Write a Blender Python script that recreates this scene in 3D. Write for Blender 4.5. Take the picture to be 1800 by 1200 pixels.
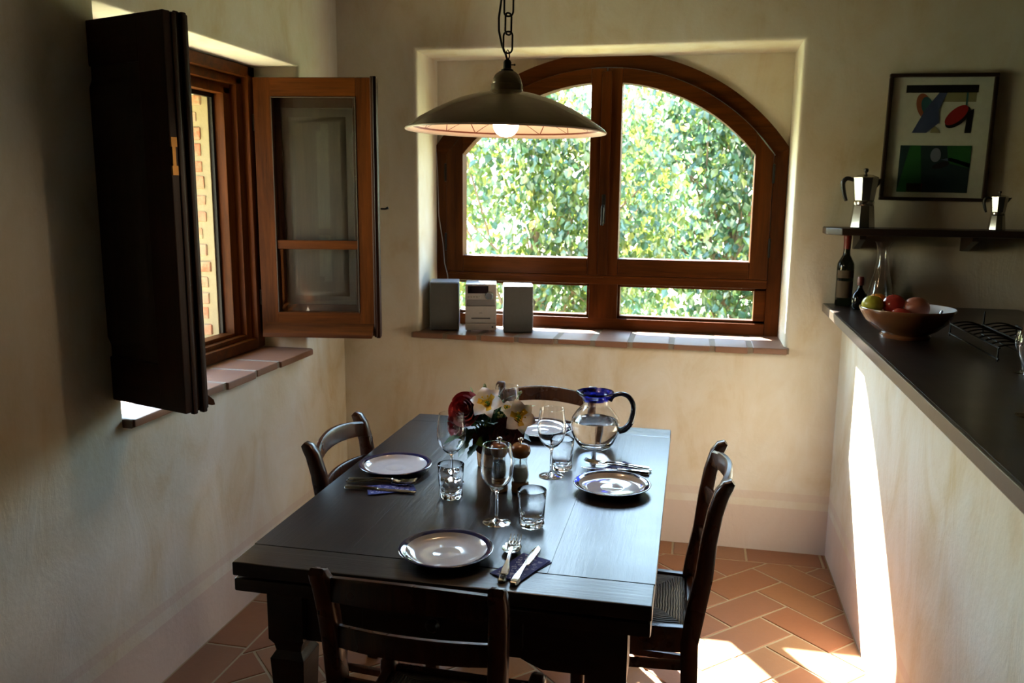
import bpy, bmesh, math, random
from mathutils import Vector, Matrix, Euler
random.seed(7)
PI = math.pi
SC = bpy.context.scene
COL = SC.collection
for o in list(bpy.data.objects):
    bpy.data.objects.remove(o)

# ------------------------------------------------------------------ camera, sky, sun, exposure
def setup_camera():
    yaw, pitch, roll = -.2093, -.1732, .009
    f = Vector((math.sin(yaw)*math.cos(pitch), math.cos(yaw)*math.cos(pitch), math.sin(pitch)))
    r = f.cross(Vector((0, 0, 1))).normalized(); u = r.cross(f)
    r2 = r*math.cos(roll)+u*math.sin(roll); u2 = -r*math.sin(roll)+u*math.cos(roll)
    cam = bpy.data.cameras.new('camera'); cam.sensor_width = 36; cam.lens = 1485.58/1800*36
    cam.clip_start = .05; cam.clip_end = 500
    cam.dof.use_dof = True; cam.dof.focus_distance = 2.25; cam.dof.aperture_fstop = 6.8
    o = bpy.data.objects.new('camera', cam); COL.objects.link(o)
    m = Matrix((r2, u2, -f)).transposed().to_4x4(); m.translation = Vector((1.655, -3.8271, 1.6))
    o.matrix_world = m
    SC.camera = o
setup_camera()

SUN_TRAVEL = Vector((.6, -1, -1.12))
def setup_light():
    w = bpy.data.worlds.new('world'); SC.world = w; w.use_nodes = True
    nt = w.node_tree; nt.nodes.clear()
    out = nt.nodes.new('ShaderNodeOutputWorld'); bg = nt.nodes.new('ShaderNodeBackground')
    sky = nt.nodes.new('ShaderNodeTexSky'); sky.sky_type = 'NISHITA'; sky.sun_disc = False
    sky.sun_elevation = math.radians(43); sky.sun_rotation = math.atan2(-.6, 1)
    sky.air_density = 1.8; sky.dust_density = .5; sky.ozone_density = 2.0; sky.altitude = 300
    nt.links.new(sky.outputs[0], bg.inputs[0]); nt.links.new(bg.outputs[0], out.inputs[0])
    bg.inputs[1].default_value = 1.1
    s = bpy.data.lights.new('sun', 'SUN'); s.energy = 44.0; s.angle = math.radians(.7); s.color = (1, .97, .92)
    so = bpy.data.objects.new('sun', s); COL.objects.link(so)
    so.rotation_euler = SUN_TRAVEL.to_track_quat('-Z', 'Y').to_euler(); so.location = (-3, 6, 7)
    # sky portals in the two window openings (they emit nothing, they only guide the sampling of the sky)
    for nm, loc, sx, sy, rot in (('portal_back', (1.22, .46, 1.62), 1.75, 1.4, (PI/2, 0, PI)), ('portal_left', (-.66, -1.05, 1.5), 1.25, 1.3, (PI/2, 0, -PI/2))):
        a = bpy.data.lights.new(nm, 'AREA'); a.shape = 'RECTANGLE'; a.size = sx; a.size_y = sy
        a.cycles.is_portal = True
        ao = bpy.data.objects.new(nm, a); COL.objects.link(ao); ao.location = loc; ao.rotation_euler = rot
        d = Vector((0, -1, 0)) if nm == 'portal_back' else Vector((1, 0, 0))
        ao.rotation_euler = d.to_track_quat('-Z', 'Y').to_euler()
    SC.view_settings.view_transform = 'Standard'; SC.view_settings.look = 'None'
    SC.view_settings.exposure = 1.32; SC.view_settings.gamma = 1.0
    SC.view_settings.use_curve_mapping = False
    c = SC.cycles
    c.use_denoising = True
    try: c.denoiser = 'OPENIMAGEDENOISE'; c.denoising_input_passes = 'RGB_ALBEDO_NORMAL'
    except Exception: pass
    c.max_bounces = 16; c.diffuse_bounces = 7; c.glossy_bounces = 6; c.transmission_bounces = 12; c.transparent_max_bounces = 24
    c.sample_clamp_indirect = 6; c.caustics_reflective = False; c.caustics_refractive = False; c.blur_glossy = .5
setup_light()

# ------------------------------------------------------------------ mesh helpers
class MB:
    def __init__(s): s.b = bmesh.new(); s.mi = 0
    def face(s, vs):
        try:
            f = s.b.faces.new(vs); f.material_index = s.mi; return f
        except ValueError: return None
    def v(s, p): return s.b.verts.new(p)
    def box(s, x0, x1, y0, y1, z0, z1, bev=0, seg=2):
        c = [s.v((x, y, z)) for z in (z0, z1) for y in (y0, y1) for x in (x0, x1)]
        fs = [s.face([c[i] for i in q]) for q in ((0, 2, 3, 1), (4, 5, 7, 6), (0, 1, 5, 4), (2, 6, 7, 3), (0, 4, 6, 2), (1, 3, 7, 5))]
        if bev:
            es = list({e for f in fs for e in f.edges})
            bmesh.ops.bevel(s.b, geom=es, offset=bev, segments=seg, profile=.5, affect='EDGES', material=-1)
        return s
    def prism(s, pts, axis, a0, a1, bev=0):
        def P(p, a): return {'x': (a, p[0], p[1]), 'y': (p[0], a, p[1]), 'z': (p[0], p[1], a)}[axis]
        A = [s.v(P(p, a0)) for p in pts]; B = [s.v(P(p, a1)) for p in pts]
        n = len(pts); fs = [s.face(A[::-1]), s.face(B)]
        for i in range(n): fs.append(s.face((A[i], A[(i+1) % n], B[(i+1) % n], B[i])))
        if bev:
            es = list({e for f in fs if f for e in f.edges})
            bmesh.ops.bevel(s.b, geom=es, offset=bev, segments=2, profile=.5, affect='EDGES', material=-1)
        return s
    def lathe(s, prof, n=32, c=(0, 0, 0), ph=0, caps=True):
        rings = []
        for r, z in prof:
            if r < 1e-6: rings.append([s.v((c[0], c[1], c[2]+z))])
            else: rings.append([s.v((c[0]+r*math.cos(ph+2*PI*i/n), c[1]+r*math.sin(ph+2*PI*i/n), c[2]+z)) for i in range(n)])
        for a, b in zip(rings, rings[1:]):
            for i in range(n):
                j = (i+1) % n
                if len(a) == 1 and len(b) == 1: continue
                if len(a) == 1: s.face((a[0], b[j], b[i]))
                elif len(b) == 1: s.face((a[i], a[j], b[0]))
                else: s.face((a[i], a[j], b[j], b[i]))
        return s
    def tube(s, pts, r, n=8, closed=False, flat=1.0, up=None):
        pts = [Vector(p) for p in pts]; N = len(pts); rs = r if isinstance(r, (list, tuple)) else [r]*N
        rings = []; pn = None
        for i, p in enumerate(pts):
            a = pts[i-1] if (i > 0 or closed) else p; b = pts[(i+1) % N] if (i < N-1 or closed) else p
            t = (b-a).normalized()
            if pn is None:
                ref = Vector(up) if up else (Vector((0, 0, 1)) if abs(t.z) < .9 else Vector((1, 0, 0)))
                pn = (ref-t*ref.dot(t)).normalized()
            else: pn = (pn-t*pn.dot(t)).normalized()
            q = t.cross(pn)
            rings.append([s.v(p+pn*rs[i]*math.cos(2*PI*k/n)*flat+q*rs[i]*math.sin(2*PI*k/n)) for k in range(n)])
        for i in range(N if closed else N-1):
            a = rings[i]; b = rings[(i+1) % N]
            for k in range(n): s.face((a[k], a[(k+1) % n], b[(k+1) % n], b[k]))
        if not closed: s.face(rings[0][::-1]); s.face(rings[-1])
        return s
    def sweep(s, pts, secs, bev=0):
        """rectangular bar along pts; secs = (half width along local side x, half along other) per point; side fixed to X"""
        rings = []; N = len(pts)
        for i, p in enumerate(pts):
            p = Vector(p); a = Vector(pts[max(i-1, 0)]); b = Vector(pts[min(i+1, N-1)])
            t = (b-a).normalized(); sd = Vector((1, 0, 0)); sd = (sd-t*sd.dot(t)).normalized(); o = t.cross(sd)
            w, d = secs[i] if isinstance(secs, list) else secs
            k = .25
            ring = []
            for sx, sy in ((1, 1-k), (1-k, 1), (-1+k, 1), (-1, 1-k), (-1, -1+k), (-1+k, -1), (1-k, -1), (1, -1+k)):
                ring.append(s.v(p+sd*w*sx+o*d*sy))
            rings.append(ring)
        for a, b in zip(rings, rings[1:]):
            for k in range(8): s.face((a[k], a[(k+1) % 8], b[(k+1) % 8], b[k]))
        s.face(rings[0][::-1]); s.face(rings[-1])
        return s
    def ball(s, c, r, sq=(1, 1, 1), seg=20, ring=12):
        bmesh.ops.create_uvsphere(s.b, u_segments=seg, v_segments=ring, radius=1, matrix=Matrix.Translation(c) @ Matrix.Diagonal((r*sq[0], r*sq[1], r*sq[2], 1)))
        return s
    def xf(s, m):
        bmesh.ops.transform(s.b, matrix=m, verts=s.b.verts); return s

def smooth(pts, rad, k=4):
    # Catmull-Rom refinement of a path and its radii
    P = [Vector(p) for p in pts]; Q = []; R = []
    for i in range(len(P)-1):
        a, b, c, d = P[max(i-1, 0)], P[i], P[i+1], P[min(i+2, len(P)-1)]
        for j in range(k):
            t = j/k; Q.append(.5*((2*b)+(c-a)*t+(2*a-5*b+4*c-d)*t*t+(3*b-a-3*c+d)*t**3)); R.append(rad[i]+(rad[i+1]-rad[i])*t)
    return Q+[P[-1]], R+[rad[-1]]
def link(name, me, mats, parent=None):
    for m in (mats if isinstance(mats, (list, tuple)) else [mats]): me.materials.append(m)
    o = bpy.data.objects.new(name, me); COL.objects.link(o)
    if parent: o.parent = parent
    return o
def mk(name, mb, mats, parent=None, loc=None, rot=None, ang=38, label=None, norm=True):
    if norm: bmesh.ops.recalc_face_normals(mb.b, faces=mb.b.faces)
    me = bpy.data.meshes.new(name); mb.b.to_mesh(me); mb.b.free()
    if ang:
        me.polygons.foreach_set('use_smooth', [True]*len(me.polygons))
        try: me.set_sharp_from_angle(angle=math.radians(ang))
        except Exception: pass
    o = link(name, me, mats, parent)
    if ang == 38:                                      # flat faces stay flat beside their rounded edges
        w = o.modifiers.new('weighted_normals', 'WEIGHTED_NORMAL'); w.keep_sharp = True; w.weight = 100
    if loc is not None: o.location = loc
    if rot is not None: o.rotation_euler = rot
    if label: o['label'] = label
    return o
def tag(o, label, cat, group=None, kind=None):
    o['label'] = label; o['category'] = cat
    if group: o['group'] = group
    if kind: o['kind'] = kind
    return o
def thing(name, label, cat, loc=(0, 0, 0), rot=(0, 0, 0), group=None, kind=None):
    o = bpy.data.objects.new(name, None); o.empty_display_size = .05; COL.objects.link(o)
    o.location = loc; o.rotation_euler = rot
    return tag(o, label, cat, group, kind)
def dup(root, loc, rot, label, group=None):
    def rec(o, par):
        c = o.copy(); COL.objects.link(c); c.parent = par
        for ch in [x for x in KIDS.get(o, [])]: rec(ch, c)
        return c
    KIDS = {}
    for x in bpy.data.objects:
        if x.parent: KIDS.setdefault(x.parent, []).append(x)
    c = rec(root, None); c.location = loc; c.rotation_euler = rot; c['label'] = label
    if group: c['group'] = group
    return c

# ------------------------------------------------------------------ materials
class NT:
    def __init__(s, name):
        s.m = bpy.data.materials.new(name); s.m.use_nodes = True; s.t = s.m.node_tree; s.t.nodes.clear()
        s.out = s.n('ShaderNodeOutputMaterial')
    def n(s, ty, **k):
        nd = s.t.nodes.new(ty)
        for a, b in k.items(): setattr(nd, a, b)
        return nd
    def l(s, a, b): s.t.links.new(a, b)
    def val(s, sock, v):
        if hasattr(v, 'is_linked') or hasattr(v, 'links'): s.l(v, sock)
        else: sock.default_value = v
    def math(s, op, a, b=0.0, c=None):
        nd = s.n('ShaderNodeMath', operation=op); s.val(nd.inputs[0], a); s.val(nd.inputs[1], b)
        if c is not None: s.val(nd.inputs[2], c)
        return nd.outputs[0]
    def mix(s, f, a, b, ty='MIX'):
        nd = s.n('ShaderNodeMix', data_type='RGBA', blend_type=ty)
        s.val(nd.inputs[0], f); s.val(nd.inputs[6], a); s.val(nd.inputs[7], b); return nd.outputs[2]
    def coord(s, which='Object'): return s.n('ShaderNodeTexCoord').outputs[which]
    def pos(s): return s.n('ShaderNodeNewGeometry').outputs['Position']
    def noise(s, vec, scale, detail=4, rough=.55, dist=0):
        nd = s.n('ShaderNodeTexNoise'); s.l(vec, nd.inputs['Vector']); nd.inputs['Scale'].default_value = scale
        nd.inputs['Detail'].default_value = detail; nd.inputs['Roughness'].default_value = rough; nd.inputs['Distortion'].default_value = dist
        return nd.outputs['Fac']
    def mapping(s, vec, scale=(1, 1, 1), loc=(0, 0, 0), rot=(0, 0, 0)):
        nd = s.n('ShaderNodeMapping'); s.l(vec, nd.inputs[0]); nd.inputs['Scale'].default_value = scale
        nd.inputs['Location'].default_value = loc; nd.inputs['Rotation'].default_value = rot; return nd.outputs[0]
    def ramp(s, f, stops, interp='LINEAR'):
        nd = s.n('ShaderNodeValToRGB'); s.l(f, nd.inputs[0]); cr = nd.color_ramp; cr.interpolation = interp
        while len(cr.elements) < len(stops): cr.elements.new(.5)
        for e, (p, c) in zip(cr.elements, stops): e.position = p; e.color = c if len(c) == 4 else (*c, 1)
        return nd.outputs[0]
    def sep(s, vec):
        nd = s.n('ShaderNodeSeparateXYZ'); s.l(vec, nd.inputs[0]); return nd.outputs
    def bump(s, h, strength=.3, dist=.01):
        nd = s.n('ShaderNodeBump'); s.l(h, nd.inputs['Height']); nd.inputs['Strength'].default_value = strength; nd.inputs['Distance'].default_value = dist
        return nd.outputs[0]
    def pbr(s, col, rough=.5, metal=0.0, normal=None, **k):
        b = s.n('ShaderNodeBsdfPrincipled'); s.val(b.inputs['Base Color'], col if not isinstance(col, tuple) else (*col[:3], 1))
        s.val(b.inputs['Roughness'], rough); s.val(b.inputs['Metallic'], metal)
        if normal is not None: s.l(normal, b.inputs['Normal'])
        for a, v in k.items(): s.val(b.inputs[a.replace('_', ' ')], v)
        s.l(b.outputs[0], s.out.inputs[0]); return s.m
def C(*a): return (*a, 1)

def plain(name, col, rough=.5, metal=0., bumpy=0., **k):
    t = NT(name); co = t.coord(); n = t.noise(co, 40, 3)
    c = t.mix(n, C(*[x*.88 for x in col]), C(*[min(1, x*1.1) for x in col]))
    nrm = t.bump(n, bumpy, .003) if bumpy else None
    return t.pbr(c, rough, metal, nrm, **k)

def wood(name, dark, light, rough=.35, along='x', scale=14, bump=.15, gloss_noise=.1, stretch=.07, spec=.5, **kw):
    t = NT(name); co = t.coord()
    rnd = t.n('ShaderNodeObjectInfo').outputs['Random']
    cx = t.n('ShaderNodeCombineXYZ'); t.l(t.math('MULTIPLY', rnd, 17), cx.inputs[0]); t.l(t.math('MULTIPLY', rnd, 9), cx.inputs[1])
    ad = t.n('ShaderNodeVectorMath', operation='ADD'); t.l(co, ad.inputs[0]); t.l(cx.outputs[0], ad.inputs[1])
    sc = {'x': (stretch, 1, 1), 'y': (1, stretch, 1), 'z': (1, 1, stretch)}[along]
    v = t.mapping(ad.outputs[0], scale=sc)
    g1 = t.noise(v, scale, 6, .6, 1.2); g2 = t.noise(v, scale*9, 4, .7, .3)
    g = t.math('ADD', t.math('MULTIPLY', g1, .65), t.math('MULTIPLY', g2, .35))
    col = t.ramp(g, [(.32, dark), (.5, tuple((a+b)/2 for a, b in zip(dark, light))), (.68, light)])
    r = t.math('ADD', t.math('MULTIPLY', t.noise(ad.outputs[0], 7, 3), gloss_noise*2), rough-gloss_noise)
    nrm = t.bump(g, bump, .004)
    return t.pbr(col, r, 0., nrm, Specular_IOR_Level=spec, **kw)

def wall_mat(name, ztop, zl, zb):
    t = NT(name); p = t.pos(); xyz = t.sep(p)
    n1 = t.noise(p, 1.7, 5, .6, .6); n2 = t.noise(t.mapping(p, scale=(1, 1, .45)), 5.5, 5, .65, .8); n3 = t.noise(p, 60, 3)
    base = t.ramp(t.math('ADD', t.math('MULTIPLY', n1, .55), t.math('MULTIPLY', n2, .45)), [(.36, (.56, .45, .28)), (.48, (.64, .575, .455)), (.62, (.68, .645, .565))])
    zz = t.math('ADD', xyz[2], t.math('MULTIPLY', t.math('SUBTRACT', t.noise(p, 9, 3), .5), .006))
    pink = t.mix(n2, C(.57, .44, .37), C(.62, .515, .45))
    def band(a, b):
        return t.math('MULTIPLY', t.math('GREATER_THAN', zz, a), t.math('LESS_THAN', zz, b))
    m = t.math('ADD', t.math('MULTIPLY', t.math('LESS_THAN', zz, zb), .8), t.math('MULTIPLY', band(zl, ztop), .5))
    col = t.mix(m, base, pink)
    h = t.math('ADD', n3, t.math('MULTIPLY', n2, 4))
    return t.pbr(col, .85, 0., t.bump(h, .25, .004), Specular_IOR_Level=.2)

def glass_sheet(name, refl=1.0):
    """thin window pane: see-through with a Fresnel reflection"""
    t = NT(name); tr = t.n('ShaderNodeBsdfTransparent'); tr.inputs[0].default_value = C(.95, .97, .96)
    gl = t.n('ShaderNodeBsdfGlossy'); gl.inputs['Roughness'].default_value = .02
    lw = t.n('ShaderNodeLayerWeight'); lw.inputs[0].default_value = .5
    f = t.math('ADD', t.math('MULTIPLY', t.math('POWER', lw.outputs['Facing'], 5.0), .9), .045)
    mx = t.n('ShaderNodeMixShader'); t.l(t.math('MULTIPLY', f, refl), mx.inputs[0]); t.l(tr.outputs[0], mx.inputs[1]); t.l(gl.outputs[0], mx.inputs[2])
    t.l(mx.outputs[0], t.out.inputs[0]); return t.m
def glass_solid(name, col=(1, 1, 1), rough=0., ior=1.47):
    t = NT(name); n = t.noise(t.coord(), 30, 2)
    return t.pbr(tuple(col), rough, 0., t.bump(n, .02, .002), Transmission_Weight=1.0, IOR=ior)

M = {}
M['wall'] = wall_mat('limewashed_plaster', .277, .24, .205)
M['wall_left'] = wall_mat('limewashed_plaster_left', .262, .232, .19)
M['reveal'] = plain('cream_plaster', (.82, .76, .64), .85, 0, .2)
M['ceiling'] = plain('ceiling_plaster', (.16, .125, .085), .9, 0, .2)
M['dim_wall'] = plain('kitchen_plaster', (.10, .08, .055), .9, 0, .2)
M['table'] = wood('dark_oiled_oak', (.006, .0035, .0025), (.024, .013, .008), .32, 'y', 12, .45, .06, .06, .50, Coat_Weight=.10, Coat_Roughness=.22)
M['table_x'] = wood('dark_oiled_oak_crosswise', (.008, .0045, .003), (.030, .017, .010), .32, 'x', 12, .38, .06, .06, .50, Coat_Weight=.10, Coat_Roughness=.22)
M['chair'] = wood('dark_walnut', (.015, .005, .002), (.10, .030, .010), .28, 'z', 10, .12, .05, .08, .5)
M['win'] = wood('chestnut_window_wood', (.022, .0055, .0006), (.115, .030, .0035), .45, 'z', 10, .15, .05, .07, .1)
M['winx'] = wood('chestnut_window_wood_level', (.022, .0055, .0006), (.115, .030, .0035), .45, 'x', 10, .15, .05, .07, .1)
M['shutter'] = wood('brown_shutter_wood', (.012, .0045, .0025), (.045, .015, .006), .45, 'z', 10, .15, .05, .07, .25)
M['shutterx'] = wood('brown_shutter_wood_level', (.014, .0055, .003), (.040, .015, .006), .45, 'x', 10, .15, .05, .07, .25)
M['panel'] = wood('oak_panel_wood', (.016, .009, .004), (.042, .025, .012), .55, 'z', 12, .2, .05)
M['counter'] = wood('dark_counter_wood', (.009, .0045, .003), (.026, .012, .007), .32, 'y', 10, .1, .05)
M['shelf'] = wood('dark_shelf_wood', (.012, .007, .005), (.035, .018, .012), .38, 'x', 10, .1, .05)
M['iron'] = plain('black_iron', (.02, .018, .016), .5, .8)
M['brass'] = plain('aged_brass', (.34, .17, .05), .45, 1.)
M['pane'] = glass_sheet('window_pane_glass', .42)
M['glass'] = glass_solid('clear_glass')
M['cobalt'] = glass_solid('cobalt_glass', (.02, .03, .55), .02)
M['bottle'] = glass_solid('dark_green_bottle_glass', (.015, .022, .010), .02)
M['clear_acrylic'] = glass_sheet('clear_acrylic', 1.6)
M['water'] = glass_solid('water', (1, 1, 1), 0, 1.33)
M['steel'] = plain('polished_steel', (.72, .70, .66), .12, 1.)
M['alu'] = plain('brushed_aluminium', (.62, .62, .62), .22, 1.)
M['black_plastic'] = plain('black_plastic', (.012, .012, .013), .35)
M['plate'] = plain('grey_white_stoneware', (.60, .58, .60), .10, 0, 0, Coat_Weight=.6, Coat_Roughness=.04)
M['plate_rim'] = plain('navy_glazed_rim', (.012, .014, .06), .09, 0, 0, Coat_Weight=.6, Coat_Roughness=.04)
M['mill_wood'] = wood('warm_beech', (.16, .06, .02), (.36, .15, .055), .25, 'z', 30, .03, .03)
M['mill_base'] = wood('pale_beech', (.38, .20, .09), (.55, .33, .17), .4, 'z', 30, .05, .03)
M['salt'] = plain('salt_grains', (.85, .84, .82), .9, 0, .6)
M['pepper'] = plain('peppercorns', (.03, .022, .018), .8, 0, 1.)
M['speaker_cloth'] = plain('grey_speaker_cloth', (.085, .085, .08), .8, 0, .4)
M['speaker_case'] = plain('silver_speaker_case', (.42, .42, .44), .35, .3)
M['silver'] = plain('silver_plastic', (.48, .46, .44), .35, .35)
M['display'] = plain('black_display', (.006, .006, .008), .12)
M['grey_print'] = plain('grey_print', (.08, .08, .08), .6)
M['cream_enamel'] = plain('taupe_enamel', (.235, .185, .13), .25, 0, 0, Coat_Weight=.4)
M['petal_red'] = plain('red_rose_petal', (.34, .008, .014), .5, 0, .2, Sheen_Weight=.3)
M['petal_dark'] = plain('dark_rose_petal', (.11, .005, .008), .6, 0, .2, Sheen_Weight=.2)
M['petal_pink'] = plain('pink_rose_petal', (.50, .06, .10), .55)
M['petal_white'] = plain('white_lily_petal', (.80, .79, .82), .5, 0, .1, Subsurface_Weight=.1)
M['petal_yellow'] = plain('yellow_throat', (.75, .50, .03), .6)
M['stem'] = plain('green_stem', (.06, .13, .03), .5)
M['leaf_bright'] = plain('bright_green_leaf', (.09, .24, .035), .4)
M['leaf_dark'] = plain('dark_green_leaf', (.028, .085, .036), .4)
M['berry'] = plain('pale_green_berry', (.22, .24, .08), .5)
M['white_paint'] = plain('white_card', (.78, .76, .70), .7)

def m_copper():
    t = NT('ribbed_copper_glass'); co = t.coord(); w = t.n('ShaderNodeTexWave'); w.bands_direction = 'Z'
    t.l(co, w.inputs[0]); w.inputs['Scale'].default_value = 40; w.inputs['Distortion'].default_value = 3
    return t.pbr(t.mix(t.noise(co, 60, 3), C(.35, .12, .03), C(.75, .34, .10)), .3, .35, t.bump(w.outputs[1], .18, .003))
M['copper'] = m_copper()

def m_terracotta(name, stops, grout=False):
    t = NT(name); p = t.pos(); rnd = t.n('ShaderNodeObjectInfo').outputs['Random']
    n = t.noise(p, 6, 5, .6); n2 = t.noise(p, 45, 4, .65)
    c = t.ramp(rnd, stops)
    c = t.mix(t.math('MULTIPLY', n, .45), c, C(.33, .17, .075)); c = t.mix(t.math('MULTIPLY', n2, .35), c, C(.17, .075, .04))
    return t.pbr(c, t.math('ADD', t.math('MULTIPLY', n, .3), .32), 0., t.bump(n2, .18, .003), Specular_IOR_Level=.4)
M['tile'] = m_terracotta('terracotta_tile', [(0, (.26, .075, .032)), (.3, (.32, .13, .05)), (.6, (.25, .085, .045)), (1, (.33, .18, .085))])
M['grout'] = plain('sandy_grout', (.42, .33, .21), .9, 0, .3)
M['sill_brick'] = m_terracotta('old_sill_brick', [(0, (.20, .09, .06)), (.5, (.17, .10, .08)), (1, (.24, .11, .065))])
M['sill_mortar'] = plain('sill_mortar', (.24, .19, .14), .95, 0, .6)
def m_brick():
    t = NT('weathered_red_brick'); p = t.pos(); rnd = t.n('ShaderNodeObjectInfo').outputs['Random']
    c = t.ramp(rnd, [(0, (.32, .10, .045)), (.35, (.34, .13, .065)), (.6, (.36, .21, .15)), (.8, (.34, .11, .045)), (1, (.37, .25, .15))])
    n = t.noise(p, 22, 5, .7)
    c = t.mix(t.ramp(n, [(.40, (0, 0, 0)), (.62, (.9, .9, .9))]), c, C(.28, .225, .13))
    return t.pbr(c, .95, 0., t.bump(t.noise(p, 90, 4), .5, .006))
M['brick'] = m_brick()
M['mortar'] = plain('yellow_lime_mortar', (.27, .215, .12), .95, 0, .8)

def m_rush():
    t = NT('woven_rush'); co = t.coord(); x, y, z = t.sep(co)[:3]
    sel = t.math('GREATER_THAN', t.math('MULTIPLY', t.math('ABSOLUTE', x), .85), t.math('ABSOLUTE', y))
    d = t.math('ADD', t.math('MULTIPLY', sel, x), t.math('MULTIPLY', t.math('SUBTRACT', 1, sel), y))
    wob = t.math('MULTIPLY', t.noise(co, 25, 3), .012)
    s = t.math('ABSOLUTE', t.math('SINE', t.math('MULTIPLY', t.math('ADD', d, wob), 420)))
    c = t.mix(t.math('MULTIPLY', s, t.noise(t.mapping(co, scale=(1, 1, 1)), 50, 3)), C(.035, .022, .009), C(.27, .19, .085))
    return t.pbr(c, .55, 0., t.bump(s, .8, .004))
M['rush'] = m_rush()

def m_napkin():
    t = NT('blue_floral_paper'); co = t.coord(); v = t.n('ShaderNodeTexVoronoi', feature='DISTANCE_TO_EDGE'); t.l(co, v.inputs['Vector']); v.inputs['Scale'].default_value = 75
    v2 = t.n('ShaderNodeTexVoronoi'); t.l(co, v2.inputs['Vector']); v2.inputs['Scale'].default_value = 150
    f = t.math('MULTIPLY', t.math('GREATER_THAN', v.outputs['Distance'], .16), t.math('GREATER_THAN', v2.outputs['Distance'], .3))
    xyz = t.sep(co)
    inside = t.math('MULTIPLY', t.math('LESS_THAN', t.math('ABSOLUTE', xyz[0]), .031), t.math('LESS_THAN', t.math('ABSOLUTE', xyz[1]), .060))
    return t.pbr(t.mix(t.math('MULTIPLY', f, inside), C(.012, .016, .17), C(.26, .25, .44)), .75)
M['napkin'] = m_napkin()

def m_shade_inside():
    t = NT('painted_shade_inside'); co = t.coord(); x, y, z = t.sep(co)[:3]
    r = t.math('SQRT', t.math('ADD', t.math('MULTIPLY', x, x), t.math('MULTIPLY', y, y)))
    th = t.math('DIVIDE', t.math('ARCTAN2', y, x), 2*PI)
    k = t.math('MULTIPLY', t.math('SUBTRACT', .253, r), 9.0)
    def zig(sg):
        a = t.math('FRACT', t.math('ADD', t.math('MULTIPLY', th, 16), t.math('ADD', t.math('MULTIPLY', k, sg), 8)))
        return t.math('LESS_THAN', t.math('ABSOLUTE', t.math('SUBTRACT', a, .5)), t.math('DIVIDE', .0045, r))
    ring = t.math('LESS_THAN', t.math('ABSOLUTE', t.math('SUBTRACT', r, .253)), .0028)
    z1 = zig(1); z2 = zig(-1)
    lines = t.math('MULTIPLY', t.math('MAXIMUM', z1, z2), t.math('LESS_THAN', r, .253))
    f = t.math('MAXIMUM', ring, lines)
    return t.pbr(t.mix(f, C(.82, .64, .50), C(.20, .045, .02)), .35)
M['shade_in'] = m_shade_inside()
def m_bulb():
    t = NT('lit_opal_bulb'); e = t.n('ShaderNodeEmission'); e.inputs[0].default_value = C(1, .74, .48); e.inputs[1].default_value = BULB
    t.l(e.outputs[0], t.out.inputs[0]); return t.m
BULB = 26.0
M['bulb'] = m_bulb()
def m_leaf(name, a, b, tr):
    t = NT(name); rnd = t.noise(t.pos(), 6, 2)
    c = t.mix(rnd, C(*a), C(*b)); d = t.n('ShaderNodeBsdfDiffuse'); t.l(c, d.inputs[0])
    tl = t.n('ShaderNodeBsdfTranslucent'); t.l(t.mix(.5, c, C(*tr)), tl.inputs[0])
    g = t.n('ShaderNodeBsdfGlossy'); g.inputs['Roughness'].default_value = .3; g.inputs[0].default_value = C(.9, .95, 1)
    m1 = t.n('ShaderNodeMixShader'); m1.inputs[0].default_value = .5; t.l(d.outputs[0], m1.inputs[1]); t.l(tl.outputs[0], m1.inputs[2])
    m2 = t.n('ShaderNodeMixShader'); m2.inputs[0].default_value = .08; t.l(m1.outputs[0], m2.inputs[1]); t.l(g.outputs[0], m2.inputs[2])
    t.l(m2.outputs[0], t.out.inputs[0]); return t.m
M['leafA'] = m_leaf('yellow_green_leaf', (.06, .115, .018), (.105, .15, .03), (.18, .205, .024))  # yellow-green leaf colour, shared out at random over the foliage
M['leafB'] = m_leaf('blue_green_leaf', (.03, .085, .045), (.07, .135, .065), (.075, .15, .05))
M['leafC'] = m_leaf('yellow_leaf', (.15, .15, .03), (.18, .19, .05), (.32, .30, .055))
M['bark'] = plain('grey_brown_bark', (.20, .13, .085), .9, 0, .8)
M['grass'] = plain('dry_grass', (.42, .42, .22), .95, 0, .8)
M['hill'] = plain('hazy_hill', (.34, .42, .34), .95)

# ------------------------------------------------------------------ room shell
def annulus(mb, o, i, axis, a0, a1, bev=0, face_a=None):
    """rectangular plate o=(u0,u1,w0,w1) with a rectangular hole i, between a0 and a1 on axis; bevel of the hole rim on side face_a"""
    def P(u, w, a): return (u, a, w) if axis == 'y' else (a, u, w)
    def ring(b, a): return [mb.v(P(b[0], b[2], a)), mb.v(P(b[1], b[2], a)), mb.v(P(b[1], b[3], a)), mb.v(P(b[0], b[3], a))]
    O0, I0, O1, I1 = ring(o, a0), ring(i, a0), ring(o, a1), ring(i, a1)
    for k in range(4):
        j = (k+1) % 4
        mb.face((O0[k], O0[j], I0[j], I0[k])); mb.face((O1[k], I1[k], I1[j], O1[j]))
        mb.face((O0[k], O1[k], O1[j], O0[j])); mb.face((I0[k], I0[j], I1[j], I1[k]))
    if bev:
        R = I0 if face_a == a0 else I1
        s = set(R); es = [e for e in mb.b.edges if e.verts[0] in s and e.verts[1] in s]
        es += [e for e in mb.b.edges if (e.verts[0] in set(I0) and e.verts[1] in set(I1)) or (e.verts[1] in set(I0) and e.verts[0] in set(I1))]
        bmesh.ops.bevel(mb.b, geom=[e for e in es if e.verts[0] in s and e.verts[1] in s], offset=bev, segments=4, profile=.5, affect='EDGES', material=-1)

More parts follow.
